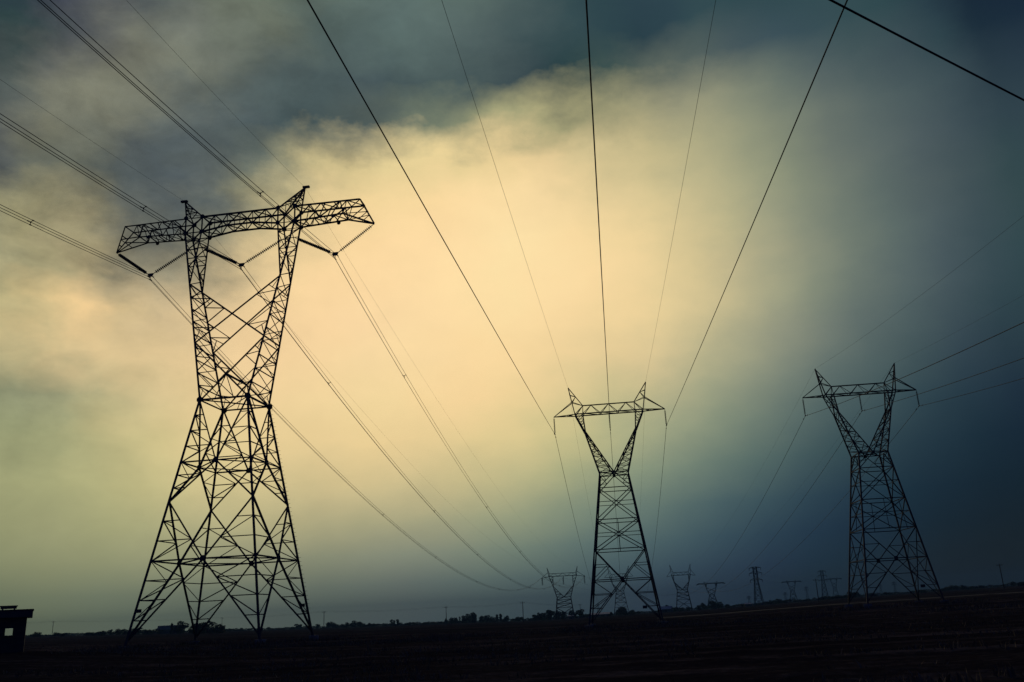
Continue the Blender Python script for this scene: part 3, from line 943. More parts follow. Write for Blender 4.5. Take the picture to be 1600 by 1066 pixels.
B2 = V((11.868, 110.971, -.24))
B3 = V((43.795, 110.697, .53))
t2 = thing('transmission_tower', 'dark Y-forked lattice tower in the middle of the field with two horn-like peaks', 'pylon', B2, -R(6.361), 'lattice transmission towers')
t3 = thing('transmission_tower', 'Y-forked lattice tower standing at far right under the darkest cloud', 'pylon', B3, -R(5.054), 'lattice transmission towers')
for t_ in (t2, t3):
    fork_tower(Members(t_), F2)
    for sx in (-1, 1):
        for sy in (-1, 1):
            footing(t_, (sx * F2['w0'] * 1.004, sy * F2['w0'] * 1.004))
        gusset(t_, (0, sx * (F2['w0'] + (F2['ww'] - F2['w0']) * F2['rings'][0] / F2['zw'] + .08), F2['rings'][0]), .24, 'y')
        gusset(t_, (0, sx * (F2['ww'] + .08), F2['zw']), .2, 'y')
    sign_plate(t_, (2.3, -4.0, 2.0), 0)


def frame_pt(base, yaw_deg, s, t_, z):
    a = R(yaw_deg)
    return V((base.x + cos(a) * s + sin(a) * t_, base.y - sin(a) * s + cos(a) * t_, base.z + z))


# ------------------------------------------------------------------ insulators
def disc_rings(n_, r, core):
    out = [(0, core)]
    for k in range(n_):
        u0 = .03 + .94 * k / n_
        d = .94 / n_
        out += [(u0 + d * .2, core), (u0 + d * .34, r), (u0 + d * .56, r * .94), (u0 + d * .64, core)]
    return out + [(1, core)]


INS1 = []
names = [('V-shaped insulator string under the left end of the tallest tower', -10.6, 38.70),
         ('V-shaped insulator string hanging inside the window of the tallest tower', 0, 38.745),
         ('V-shaped insulator string under the right end of the tallest tower', 10.6, 38.83)]
for lab, s_, z_ in names:
    yoke = frame_pt(B1, 8.021, s_, 0, z_)
    root = thing('insulator_string', lab, 'insulator', yoke, -R(8.021), 'V insulator strings of the tallest tower')
    if s_ < 0:
        tops = [(-T1['xt'], T1['zt']), (-6.02, 41.55)]
    elif s_ > 0:
        tops = [(6.02, 41.55), (T1['xt'], T1['zt'])]
    else:
        tops = [(-4.75, 41.6), (4.75, 41.6)]
    for sx, (x_, zt_) in zip((-1, 1), tops):
        p = V((x_ - s_, 0, zt_ - z_))
        q = V((sx * .28, 0, .42))
        u0, u1 = p + (q - p) * .06, p + (q - p) * .96
        gg = Geo()
        gg.lathe(u0, u1, disc_rings(20, .19, .045), 12)
        ins = gg.build('insulator_discs', M_PORC, root)
        hg = Geo()
        hg.rod(p, u0, .035)
        hg.rod(u1, q, .035)
        hg.build('hanger_link', M_STEEL, ins)
    gg = Geo()
    gg.poly_prism([(-.36, 0, .5), (.36, 0, .5), (.3, 0, .26), (.12, 0, .1), (-.12, 0, .1), (-.3, 0, .26)], .05)
    gg.build('yoke_plate', M_STEEL, root)
    gg = Geo()
    for (dx, dz) in ((-.23, .13), (.23, .13), (0, -.26)):
        gg.rod((dx, -.28, dz), (dx, .28, dz), .055, n=8)
        gg.rod((dx, 0, dz), (dx * .8, 0, .26), .03)
    gg.build('suspension_clamp', M_STEEL, root)


def single_string(lab, base, yaw, s_, ztop, zbot, grp, lat=0.):
    top = frame_pt(base, yaw, s_, 0, ztop)
    root = thing('insulator_string', lab, 'insulator', top, -R(yaw), grp)
    L_ = ztop - zbot
    gg = Geo()
    gg.lathe((0, 0, -.18), (0, 0, -L_ + .12), disc_rings(14, .11, .035), 9)
    ins = gg.build('insulator_discs', M_PORC, root)
    hg = Geo()
    hg.rod((0, 0, .02), (0, 0, -.18), .025)
    hg.build('hanger_link', M_STEEL, root)
    cl = Geo()
    cl.rod((0, -.22, -L_ + .02), (0, .22, -L_ + .02), .06, n=8)
    cl.rod((0, 0, -L_ + .13), (0, 0, -L_ + .02), .04)
    cl.build('suspension_clamp', M_STEEL, root)
    for d in (-1, 1):
        dm = Geo()
        for e_ in (-.16, .16):
            dm.rod((0, d * 1.15 + e_ - .05, -L_ - .16), (0, d * 1.15 + e_ + .05, -L_ - .16), .045, n=7)
        dm.rod((0, d * 1.15 - .16, -L_ - .16), (0, d * 1.15 + .16, -L_ - .16), .012)
        dm.rod((0, d * 1.15, -L_ - .16), (0, d * 1.15, -L_ - .02), .018)
        dm.build('vibration_damper', M_STEEL, root)


for nm, base, yaw, zz in (('middle', B2, 6.361, (23.56, 23.62, 23.676)), ('far right', B3, 5.054, (23.453, 23.575, 23.72))):
    for k, (s_, w_) in enumerate(((-7.04, 'left arm tip'), (0, 'beam centre'), (7.04, 'right arm tip'))):
        single_string('slim hanging insulator string at the %s of the %s forked tower' % (w_, nm), base, yaw, s_, F2['zx'] if s_ else F2['zb'], zz[k],
                      'single insulator strings of the forked towers')


# ------------------------------------------------------------------ distant towers
def far_tower(label, builder, D, loc, yaw, k=1.35, skip=(), group='lattice transmission towers', name='transmission_tower'):
    o = thing(name, label, 'pylon', loc, -R(yaw), group)
    builder(Joined(o, k, skip), D)
    return o


FA = dict(w0=5.0, zw=11.1, ww=3.7, rings=(3.0, 5.5, 7.6, 9.6), zk=17.0, sk=5.6, dk=1.7, zb=22.2, so=7.6, si=5.4, db=1.1,
          zt=23.7, st=7.2, xt=12.2, zx=21.4, sp=8.4, zp=27.0)
FB = dict(w0=4.4, zw=13.2, ww=2.2, rings=(4., 6.6, 9.2, 11.6), zk=17.6, sk=4.1, dk=1.3, zb=21.3, so=5.4, si=4.3, db=.8,
          zt=23.0, st=4.3, xt=8.5, zx=21.3, sp=6.3, zp=27.4)
FC = dict(w0=4.7, zw=11.8, ww=3.0, rings=(3.6, 6.0, 8.2, 10.3), zk=16.5, sk=4.5, dk=1.6, zb=20.3, so=5.6, si=4.4, db=.9,
          zt=22.0, st=4.4, xt=8.6, zx=19.7, sp=6.2, zp=26.7)
ft2 = lambda S, D: fork_tower(S, D, 1)
PA = V((21.3, 506.5, -1.3))
PB = V((56.4, 548.1, -1.0))
PC = V((94.9, 556.9, -.5))
ta = far_tower('small wide-armed lattice tower on the skyline just left of the middle tower', ft2, FA, PA, 4.5, 1.8)
tb = far_tower('small forked lattice tower seen through the legs of the middle tower', ft2, FB, PB, 6.2, 1.8)
tcw = far_tower('small forked lattice tower with horn-like peaks just right of the middle tower', ft2, FC, PC, 8.0, 1.8)


def squash(D, kx, kz):
    return {k: (v * kx if k in ('w0', 'ww', 'xo', 'xi', 'dy', 'xp', 'xt', 'xe') else v * kz) for k, v in D.items()}


PD = at(11.4, 950)
PF = at(16.1, 1300)
PH = at(18.5, 1600)
far_tower('tiny flat-topped window tower left of the slender mast on the skyline', window_tower, squash(T1, .96, .55), PD, 14, 2.3, ('redundant_brace', 'side_lacing', 'peak_lacing'))
far_tower('tiny flat-topped window tower between the two slender masts on the skyline', window_tower, squash(T1, .88, .60), PF, 17, 2.5, ('redundant_brace', 'side_lacing', 'peak_lacing'))
far_tower('faintest flat-topped window tower close to the left legs of the right tower', window_tower, squash(T1, .86, .71), PH, 18, 2.7, ('redundant_brace', 'side_lacing', 'peak_lacing'))


def mast(label, loc, h, wb, wt, arms, yaw, k=1.0, group='slender lattice masts on the skyline'):
    """slender double-circuit mast: arms = [(height, half length)]"""
    o = thing('lattice_mast', label, 'pylon', loc, -R(yaw), group)
    body = Geo()
    L = lambda c, z: V((c[0] * (wb + (wt - wb) * min(1, z / (h * .62))), c[1] * (wb + (wt - wb) * min(1, z / (h * .62))), z))
    ring = [(-1, -1), (1, -1), (1, 1), (-1, 1)]
    lv = [h * q for q in (0, .17, .32, .46, .62, .75, .88, 1)]
    for a, b_ in zip(lv, lv[1:]):
        for i in range(4):
            c, d = ring[i], ring[(i + 1) % 4]
            body.bar(L(c, a), L(c, b_), .2 * k)
            body.bar(L(c, a), L(d, b_), .11 * k)
            body.bar(L(d, a), L(c, b_), .11 * k)
            body.bar(L(c, b_), L(d, b_), .11 * k)
    for z, hl in arms:
        arm = Geo()
        for sy in (-1, 1):
            arm.bar((-wt - .3, sy * wt, z), (wt + .3, sy * wt, z), .15 * k)
        for sx in (-1, 1):
            for sy in (-1, 1):
                arm.bar((sx * wt, sy * wt, z), (sx * hl, 0, z + .1), .15 * k)
                arm.bar((sx * wt, sy * wt, z + 1.3 if z + 1.3 < h else h), (sx * hl, 0, z + .1), .13 * k)
            arm.rod((sx * hl, 0, z + .1), (sx * hl, 0, z - 1.7), .1 * k)
        arm.build('crossarm', M_FAR, o)
    body.build('body', M_FAR, o)
    return o


PE = at(14.1, 700)
PG = at(17.9, 1000)
mast('slender lattice mast with stacked crossarms right of the tiny flat-topped tower', PE, 27.2, 3.1, 1.3, ((26.4, 4.2), (22.6, 4.6), (17.8, 4.4)), 25, 1.8)
mast('fainter slender lattice mast nearest to the right tower, far on the skyline', PG, 28.8, 3.2, 1.3, ((27.6, 3.8), (23.4, 4.2), (18.8, 4.0)), 22, 2.0)
for lab, bd, h in (('very faint tiny mast just left of the slender skyline mast', 13.55, 13.), ('very faint tiny mast between the second flat-topped tower and the fainter slender mast', 16.9, 19.),
                   ('very faint tiny mast right behind the second flat-topped tower', 15.66, 14.), ('very faint tiny mast above the trees left of the wide-armed small tower', 1.52, 11.5),
                   ('very faint tiny mast seen through the left legs of the right tower', 20.98, 15.), ('very faint tiny mast seen through the middle of the right tower', 21.75, 16.5)):
    mast(lab, at(bd, 1350), h, 2.0, .9, ((h * .93, 2.6), (h * .78, 2.9)), bd, 1.6)
mast('faint tiny mast with one wide crossarm seen behind the left leg of the middle tower', at(4.46, 1350), 17.5, 1.5, 1.1, ((12., 5.6), (16.5, 2.)), 4.5, 1.7)


# ------------------------------------------------------------------ wires
def span_pts(A, bearing, a, b_, length, n_=70, start=0.):
    d = V((sin(R(bearing)), cos(R(bearing)), 0))
    out = []
    for k in range(n_ + 1):
        u = start + (length - start) * k / n_
        out.append(A + d * u + V((0, 0, a * u + b_ * u * u)))
    return out


def span_to(A, P, a, n_=70):
    """parabola leaving A at slope a and ending on P"""
    d = V((P.x - A.x, P.y - A.y, 0))
    L_ = d.length
    d /= L_
    b_ = (P.z - A.z - a * L_) / (L_ * L_)
    return [A + d * (L_ * k / n_) + V((0, 0, a * L_ * k / n_ + b_ * (L_ * k / n_) ** 2)) for k in range(n_ + 1)]


def point_at(pts, u):
    s_ = 0.
    for p, q in zip(pts, pts[1:]):
        l_ = math.hypot(q.x - p.x, q.y - p.y)
        if s_ + l_ >= u:
            return p + (q - p) * ((u - s_) / l_), (q - p).normalized()
        s_ += l_
    return pts[-1], (pts[-1] - pts[-2]).normalized()


BUNDLE = [(-.23, .13), (.23, .13), (0, -.26)]
dirs1 = (186.099, -.13125, .00037008)
for k, (s_, z_, lab) in enumerate(((-10.6, 38.70, 'left'), (0, 38.745, 'middle'), (10.6, 38.83, 'right'))):
    A = frame_pt(B1, 8.021, s_, 0, z_)
    root = thing('conductor_bundle', 'triple power cable with spacers passing through the %s V-string of the tallest tower' % lab, 'power line', A, 0, 'triple cables of the tallest tower')
    end = frame_pt(PA, 4.5, s_ * FA['xt'] / 10.9 if s_ else 0, -1.2, FA['zx'] + .2)
    back = span_pts(A, *dirs1, 300)
    forth = span_to(A, end, -.2101, 110)
    line = list(reversed(back)) + forth[1:]
    side = V((cos(R(6.5)), -sin(R(6.5)), 0))
    for dx, dz in BUNDLE:
        gg = Geo()
        gg.tube([p + side * dx + V((0, 0, dz)) - A for p in line], .025)
        gg.build('conductor', M_WIRE, root, True)
    for seg, us in ((back, (20.3, 84, 150, 215)), (forth, (29, 94.8, 145.3, 206, 257, 312, 365))):
        for u in us:
            if seg is forth and u == 29 and k == 0:
                continue
            p, tdir = point_at(seg, u)
            p = p - A
            gg = Geo()
            for dx, dz in BUNDLE:
                e_ = p + side * dx + V((0, 0, dz))
                gg.rod(p, e_, .028, n=5)
                gg.rod(e_ - tdir * .12, e_ + tdir * .12, .05, n=6)
            gg.rod(p - tdir * .04, p + tdir * .04, .07, n=6)
            gg.build('spacer', M_STEEL, root)


def wire(name, lab, cat, lines, r_, grp):
    gg = Geo()
    base = lines[0][0]
    for ln in lines:
        gg.tube([p - base for p in ln], r_)
    o = gg.build(name, M_WIRE, None, True)
    o.location = base
    return tag(o, lab, cat, grp)


def through(back, forth):
    return [list(reversed(back)) + forth[1:]]


for sx, lab in ((-1, 'left'), (1, 'right')):
    A = frame_pt(B1, 8.021, sx * T1['xp'], 0, T1['zp'])
    P = frame_pt(PA, 4.5, sx * FA['sp'], 0, FA['zp'])
    wire('earth_wire', 'thin earth wire strung over the %s peak of the tallest tower' % lab, 'power line',
         through(span_pts(A, 182.29, -.19497, .00036975, 170), span_to(A, P, -.15)), .010, 'thin earth wires')
for k, (s_, z_, lab) in enumerate(((-7.04, 23.56, 'left'), (0, 23.62, 'centre'), (7.04, 23.676, 'right'))):
    A = frame_pt(B2, 6.361, s_, 0, z_)
    P = frame_pt(PB, 6.2, s_ * 1.2, 0, FB['zx'] - 2.4)
    wire('conductor', 'single power cable sweeping overhead to the %s insulator of the middle tower' % lab, 'power line',
         through(span_pts(A, 185.92, -.0748, .00005, 230), span_to(A, P, -.1619)), .025, 'single cables of the middle tower')
    A = frame_pt(B3, 5.054, s_, 0, (23.453, 23.575, 23.72)[k])
    P = frame_pt(PC, 8.0, s_ * 1.2, 0, FC['zx'] - 2.2)
    wire('conductor', 'single power cable hanging from the %s insulator of the far right tower' % lab, 'power line',
         through(span_pts(A, 186.505, -.1409, .0003039, 230), span_to(A, P, -.1389)), .027, 'single cables of the far right tower')
for sx, lab in ((-1, 'left'), (1, 'right')):
    A = frame_pt(B2, 6.361, sx * F2['sp'], 0, F2['zp'])
    P = frame_pt(PB, 6.2, sx * FB['sp'], 0, FB['zp'])
    wire('earth_wire', 'thin earth wire rising steeply from the %s horn of the middle tower' % lab, 'power line',
         through(span_pts(A, 185.96, -.0837, .0001, 230), span_to(A, P, -.12)), .0085, 'thin earth wires')
    A = frame_pt(B3, 5.054, sx * F2['sp'], 0, F2['zp'])
    P = frame_pt(PC, 8.0, sx * FC['sp'], 0, FC['zp'])
    wire('earth_wire', 'thin earth wire running right from the %s horn of the far right tower' % lab, 'power line',
         through(span_pts(A, 184.57, -.1095, .00043933, 150), span_to(A, P, -.1)), .0085, 'thin earth wires')
# far lines
for k, s_ in enumerate((-10.6, 0, 10.6)):
    w_ = ('left', 'middle', 'right')[k]
    a0 = frame_pt(PA, 4.5, s_ * 1.1, 1.2, FA['zx'])
    a1 = frame_pt(PD, 14, s_ * .95, 0, 21.3)
    a2 = frame_pt(PF, 17, s_ * .9, 0, 23)
    a3 = frame_pt(PH, 18, s_ * .88, 0, 27)
    sag = lambda a, b_, d_: span_to(a, b_, (b_.z - a.z) / (b_ - a).length - 4 * d_ / (b_ - a).length, 40)
    l1, l2, l3 = sag(a0, a1, 9), sag(a1, a2, 9), sag(a2, a3, 8)
    wire('conductor', 'faint %s cable dipping between the small wide-armed tower and the flat-topped towers' % w_, 'power line', [l1 + l2[1:] + l3[1:]], .03, 'faint cables on the skyline')
for k, (z, hl) in enumerate(((26.4, 4.2), (22.6, 4.6), (17.8, 4.4))):
    a0 = frame_pt(PE, 25, -hl, 0, z - 1.6)
    a1 = frame_pt(PG, 22, -hl, 0, z - 1.)
    wire('conductor', 'faint %s cable between the two slender skyline masts' % ('top', 'middle', 'lowest')[k], 'power line', [span_to(a0, a1, -.06, 30)], .03, 'faint cables on the skyline')
# service cable crossing close overhead at the upper right
p0, p1 = V((4.69, 10.54, 9.6)), V((8.98, 13.47, 9.6))
dv = (p1 - p0).normalized()
wire('overhead_cable', 'thick dark cable crossing the upper right corner close overhead', 'power line',
     [[p0 + dv * u + V((0, 0, .0006 * (u - 3) ** 2)) for u in range(-30, 46, 2)]], .0175, None)

# jumpers of the small wide-armed tower
for k, s_ in enumerate((-11.6, 0, 11.6)):
    gg = Geo()
    p = [V((s_, -1.4 + 2.8 * i / 12, FA['zx'] - .1 - 3.6 * (1 - ((i - 6) / 6) ** 2))) for i in range(13)]
    gg.tube(p, .07)
    gg.rod((s_ + .4, 0, FA['zx'] + .6), (s_ + .4, 0, FA['zx'] - 3.6), .14)
    gg.build('jumper', M_FAR, ta)

# ------------------------------------------------------------------ pump hut at the left edge
hz_ = .34
hut = thing('pump_hut', 'small dark flat-roofed hut with a see-through window at the left edge of the field', 'hut', (-31.16, 52.86, hz_), R(28), None)
W_, D_, H_ = 4.6, 2.6, 2.5


def wall_with_hole(y, hx0, hx1, hz0, hz1, name, th=.14):
    gg = Geo()
    x0, x1 = -W_ / 2, W_ / 2
    gg.box(((x0 + hx0) / 2, y, H_ / 2 - .3), (hx0 - x0, th, H_ + .6))
    gg.box(((hx1 + x1) / 2, y, H_ / 2 - .3), (x1 - hx1, th, H_ + .6))
    gg.box(((hx0 + hx1) / 2, y, (hz0 - .6) / 2), (hx1 - hx0 - .004, th - .004, hz0 + .6))
    gg.box(((hx0 + hx1) / 2, y, (hz1 + H_) / 2), (hx1 - hx0 - .004, th - .004, H_ - hz1))
    w_ = gg.build(name, M_BLOCK, hut)
    fr = Geo()
    for a, c in (((hx0 + .03, y, (hz0 + hz1) / 2), (.06, th + .06, hz1 - hz0)), ((hx1 - .03, y, (hz0 + hz1) / 2), (.06, th + .06, hz1 - hz0)),
                 (((hx0 + hx1) / 2, y, hz0 - .03), (hx1 - hx0 + .16, th + .1, .06))):
        fr.box(a, c)
    fr.build('window_frame', M_WOOD, w_)


wall_with_hole(-D_ / 2, 1.22, 1.72, 1.53, 1.93, 'wall')
wall_with_hole(D_ / 2, 1.0, 1.95, 1.3, 2.15, 'wall')
for sx in (-1, 1):
    gg = Geo()
    gg.box((sx * (W_ / 2 - .07), 0, H_ / 2 - .3), (.14, D_ - .16, H_ + .6))
    gg.build('wall', M_BLOCK, hut)
gg = Geo()
gg.box((.0, 0, H_ + .2), (W_ + .56, D_ + .6, .4))
gg.box((.0, 0, H_ + .42), (W_ + .64, D_ + .68, .04))
rf = gg.build('roof', M_ROOF, hut)
gg = Geo()
gg.box((1.3, 0, H_ + .6), (.82, .8, .13))
gg.box((1.3, 0, H_ + .68), (.92, .9, .04))
for sx in (-1, 1):
    for sy in (-1, 1):
        gg.box((1.3 + sx * .3, sy * .3, H_ + .485), (.07, .07, .1))
gg.build('roof_vent', M_ROOF, rf)

# ------------------------------------------------------------------ farm buildings far away
def farm_shed(lab, bd, dist, length, depth, eave, ridge, yaw, base=0., roof=M_PALE):
    o = thing('farm_shed', lab, 'shed', at(bd, dist, base), -R(yaw), 'farm buildings on the skyline')
    a = Geo()
    a.box((0, 0, eave / 2 - .4), (length, depth, eave + .8))
    a.poly_prism([(-length / 2 + .1, -depth / 2, eave), (-length / 2 + .1, depth / 2, eave), (-length / 2 + .1, 0, ridge - .1)], .2)
    a.poly_prism([(length / 2 - .1, -depth / 2, eave), (length / 2 - .1, depth / 2, eave), (length / 2 - .1, 0, ridge - .1)], .2)
    a.build('wall', M_SHEDWALL, o)
    b = Geo()
    for sy in (-1, 1):
        b.poly_prism([(-length / 2 - .4, sy * (depth / 2 + .5), eave - .05), (length / 2 + .4, sy * (depth / 2 + .5), eave - .05), (length / 2 + .4, 0, ridge), (-length / 2 - .4, 0, ridge)], .12)
    b.build('roof', roof, o)
    d = Geo()
    d.box((length * .1, -depth / 2 - .05, min(2.2, eave * .8) / 2), (min(3, length * .2), .12, min(2.2, eave * .8)))
    d.build('door', M_WOOD, o)
    return o


farm_shed('long low shed with a pale roof behind the left legs of the middle tower', 4.6, 690, 15, 8, 1.7, 2.9, 5)
farm_shed('pale-roofed farmhouse at the foot of the right leg of the middle tower', 8.55, 690, 9, 7, 2.2, 4.2, 20)
farm_shed('tiny pale-roofed shed below the slender skyline mast', 13.47, 640, 4.5, 4, 1.5, 2.2, 10)
farm_shed('tiny pale shed under the trees by the small wide-armed tower', 2.75, 640, 3.4, 3, 1.8, 2.4, 0)
farm_shed('dark-roofed farmhouse behind the left legs of the tallest tower', -20.95, 600, 14, 9, 2.4, 4.8, -15, 0., M_SHEDWALL)

# ------------------------------------------------------------------ wooden utility poles
def pole(lab, bd, dist, h):
    o = thing('utility_pole', lab, 'utility pole', at(bd, dist), -R(bd), 'wooden utility poles')
    a = Geo()
    a.rod((0, 0, -.8), (0, 0, h), .19, .13, 8)
    a.build('post', M_WOOD, o)
    b = Geo()
    b.box((0, -.16, h - .45), (2.3, .12, .16))
    b.build('crossarm', M_WOOD, o)
    c = Geo()
    for x_ in (-1., 0, 1.):
        z_ = h - .37 if x_ else h
        c.rod((x_, -.16 if x_ else 0, z_), (x_, -.16 if x_ else 0, z_ + .28), .07, .05, 6)
    c.build('pin_insulator', M_PORC, o)
    return at(bd, dist, h + .2)


pl = [at(-36, 730, 10.2),
      pole('wooden pole with a crossarm standing right of the dark hut', -27.06, 734, 9.9),
      pole('wooden pole behind the big tree clump under the tallest tower', -18.15, 742, 10.2),
      pole('wooden pole just right of the feet of the tallest tower', -12.28, 527, 9.5),
      pole('wooden pole rising over the trees midway between the two nearest towers', -4.9, 508, 9.5),
      pole('wooden pole over the open field edge left of the small wide-armed tower', -.17, 451, 9.4),
      pole('faint wooden pole in the trees right of the small wide-armed tower', 3.36, 650, 9.3)]
pole('wooden pole standing alone left of the right tower', 17.5, 418, 9.5)
pole('leaning wooden pole standing alone at the far right edge of the field', 27.28, 410, 9.5)
ln = []
for a, b_ in zip(pl, pl[1:]):
    L_ = (b_ - a).length
    seg = span_to(a, b_, (b_.z - a.z) / L_ - 4 * .9 / L_, 14)
    ln += seg if not ln else seg[1:]
wire('overhead_cable', 'thin low cable strung along the wooden poles above the left skyline', 'power line', [ln, [p + V((0, .8, -.5)) for p in ln]], .022, None)

# ------------------------------------------------------------------ trees on the skyline
TREES = [  # bearing (degrees), distance, height of the top above datum, crown width (metres)
    (-27.88,620,6.39,4.6), (-26.87,641,5.23,2.8), (-26.61,589,4.80,3.5), (-25.31,645,4.74,3.8), (-25.05,615,4.08,2.3), (-24.55,603,4.85,7.1), (-24.13,650,5.44,2.4), (-23.62,592,5.37,5.7),
    (-23.17,631,4.41,3.7), (-22.64,632,6.62,7.9), (-21.91,592,4.48,7.9), (-22.21,650,4.54,4.3), (-21.42,604,3.55,4.0), (-20.89,514,6.18,1.5), (-20.46,541,7.06,6.0), (-19.64,409,4.80,5.4),
    (-19.04,444,6.23,7.9), (-18.47,431,4.81,6.4), (-19.32,415,4.99,4.9), (-18.17,451,3.44,3.0), (-17.70,769,2.31,5.7), (-17.02,805,2.57,3.0), (-13.78,823,3.40,5.5), (-12.62,761,2.51,3.4),
    (-11.87,835,4.20,7.4), (-11.53,788,1.79,4.7), (-17.30,783,1.75,4.6), (-16.58,837,1.75,4.3), (-16.03,762,0.89,4.5), (-15.41,819,0.90,5.4), (-14.75,810,0.96,4.8), (-14.19,766,0.62,4.0),
    (-13.26,839,0.37,5.0), (-11.11,698,1.60,3.6), (-10.88,717,2.56,3.2), (-10.56,746,3.43,5.5), (-10.11,684,2.58,4.5), (-9.88,747,1.15,3.3), (-9.65,717,1.25,3.2), (-9.38,698,1.31,4.1),
    (-9.06,755,0.62,3.3), (-8.67,690,0.89,3.6), (-8.25,730,2.96,2.2), (-8.08,736,2.29,2.2), (-7.87,686,2.76,2.5), (-7.71,753,0.56,2.8), (-7.27,705,-0.40,3.1), (-7.04,709,0.54,4.2),
    (-6.72,751,-0.89,4.4), (-6.21,685,-0.23,4.0), (-5.93,741,-0.90,3.3), (-5.60,724,-0.49,4.3), (-5.19,693,0.01,3.6), (-4.86,756,1.65,2.8), (-4.62,694,2.16,4.1), (-4.37,722,2.02,4.3),
    (-4.08,743,2.54,1.6), (-3.78,684,3.15,4.5), (-3.50,750,4.29,5.5), (-3.19,712,4.98,4.7), (-2.70,702,2.34,4.7), (-2.38,754,2.65,5.6), (-2.05,687,1.29,4.1), (-1.77,734,2.59,2.7),
    (-1.56,732,3.03,2.7), (-1.30,688,1.28,4.6), (-0.65,755,0.36,5.0), (-0.41,700,0.54,4.7), (0.24,714,-0.89,3.7), (0.57,748,1.12,4.4), (0.91,684,2.26,4.5), (1.24,745,2.46,4.9),
    (1.48,720,3.97,4.3), (0.60,638,1.20,4.2), (0.96,693,2.24,4.6), (1.50,634,4.01,4.7), (1.85,666,2.60,3.9), (2.07,677,3.24,4.5), (2.34,628,2.51,4.2), (2.83,689,3.08,4.6),
    (3.00,648,1.94,3.4), (3.32,648,3.44,5.3), (3.76,690,0.08,5.1), (5.16,628,0.31,2.8), (5.88,677,3.54,7.5), (5.66,667,2.41,3.9), (6.13,633,1.18,3.7), (6.48,693,1.18,4.1),
    (6.74,638,-0.10,4.2), (8.33,719,1.23,4.2), (8.66,745,3.31,2.8), (9.16,684,1.48,3.5), (9.48,748,1.47,4.4), (9.95,715,1.19,3.7), (10.51,700,2.08,4.1), (10.92,755,3.37,5.6),
    (11.33,689,4.81,6.1), (11.70,731,3.59,5.4), (12.09,735,2.57,5.4), (12.38,687,0.95,4.1), (12.77,754,1.34,5.0), (13.15,703,0.75,4.7), (13.93,711,0.92,3.2), (14.48,750,2.51,4.4),
    (14.75,684,2.89,3.0), (15.11,742,4.53,6.0), (15.43,722,2.52,4.3), (15.74,694,3.21,5.1), (16.29,756,2.29,4.5), (16.82,693,2.36,5.1), (17.96,724,4.66,5.3), (17.73,741,3.93,4.4),
    (18.25,685,3.70,5.1), (18.62,751,4.62,5.0), (18.99,710,4.67,4.7), (19.37,704,5.89,5.2), (19.62,754,5.56,4.5), (20.47,686,4.67,5.1), (21.24,736,4.78,4.3), (23.10,730,5.15,6.5),
    (24.22,689,5.37,6.1), (24.73,755,7.07,8.9), (25.34,699,6.24,4.1), (25.81,716,6.01,5.3), (26.11,747,5.98,5.0), (27.96,684,6.98,6.1), (28.25,746,7.25,5.5),
    ]


def crown_mesh(name, kind, seed, nleaf):
    """unit crown: width 1, height 1, base at z = 0; leaf clumps on lobes with gaps between them"""
    rnd = random.Random(seed)
    lobes = []
    nl = {'round': 6, 'wide': 8, 'tall': 6}[kind]
    for k in range(nl):
        a = rnd.uniform(0, 2 * pi)
        if kind == 'tall':
            c = V((cos(a) * rnd.uniform(0, .16), sin(a) * .16, .1 + .72 * k / (nl - 1)))
            rr = (rnd.uniform(.2, .3), rnd.uniform(.12, .2))
        elif kind == 'wide':
            c = V((cos(a) * rnd.uniform(.08, .36), sin(a) * .28, rnd.uniform(.16, .66)))
            rr = (rnd.uniform(.18, .27), rnd.uniform(.2, .33))
        else:
            c = V((cos(a) * rnd.uniform(.05, .28), sin(a) * .24, .16 + .58 * k / (nl - 1)))
            rr = (rnd.uniform(.2, .32), rnd.uniform(.18, .27))
        lobes.append((c, rr))
    v_, f_ = [], []
    for i in range(nleaf):
        c, rr = lobes[i % nl]
        d = V((rnd.gauss(0, 1), rnd.gauss(0, 1), rnd.gauss(0, 1))).normalized() * rnd.uniform(.35, 1.) ** .5
        p = c + V((d.x * rr[0], d.y * rr[0], d.z * rr[1]))
        if p.z < .02:
            p.z = rnd.uniform(.02, .2)
        s_ = rnd.uniform(.045, .095)
        x = V((rnd.gauss(0, 1), rnd.gauss(0, 1), rnd.gauss(0, .6))).normalized()
        y = x.cross(V((rnd.gauss(0, 1), rnd.gauss(0, 1), rnd.gauss(0, 1)))).normalized()
        k = len(v_)
        v_ += [tuple(p - x * s_), tuple(p + y * s_ * .6), tuple(p + x * s_), tuple(p - y * s_ * .6)]
        f_.append((k, k + 1, k + 2, k + 3))
    me_ = bpy.data.meshes.new(name)
    me_.from_pydata(v_, [], f_)
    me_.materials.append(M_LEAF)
    return me_


def trunk_mesh():
    gg = Geo()
    gg.rod((0, 0, -.12), (0, 0, .45), .05, .03, 7)
    for a in (.4, 2.3, 4.4):
        gg.rod((0, 0, .3 + .03 * a), (cos(a) * .2, sin(a) * .2, .62), .022, .01, 5)
    return gg.mesh('trunk', M_BARK)


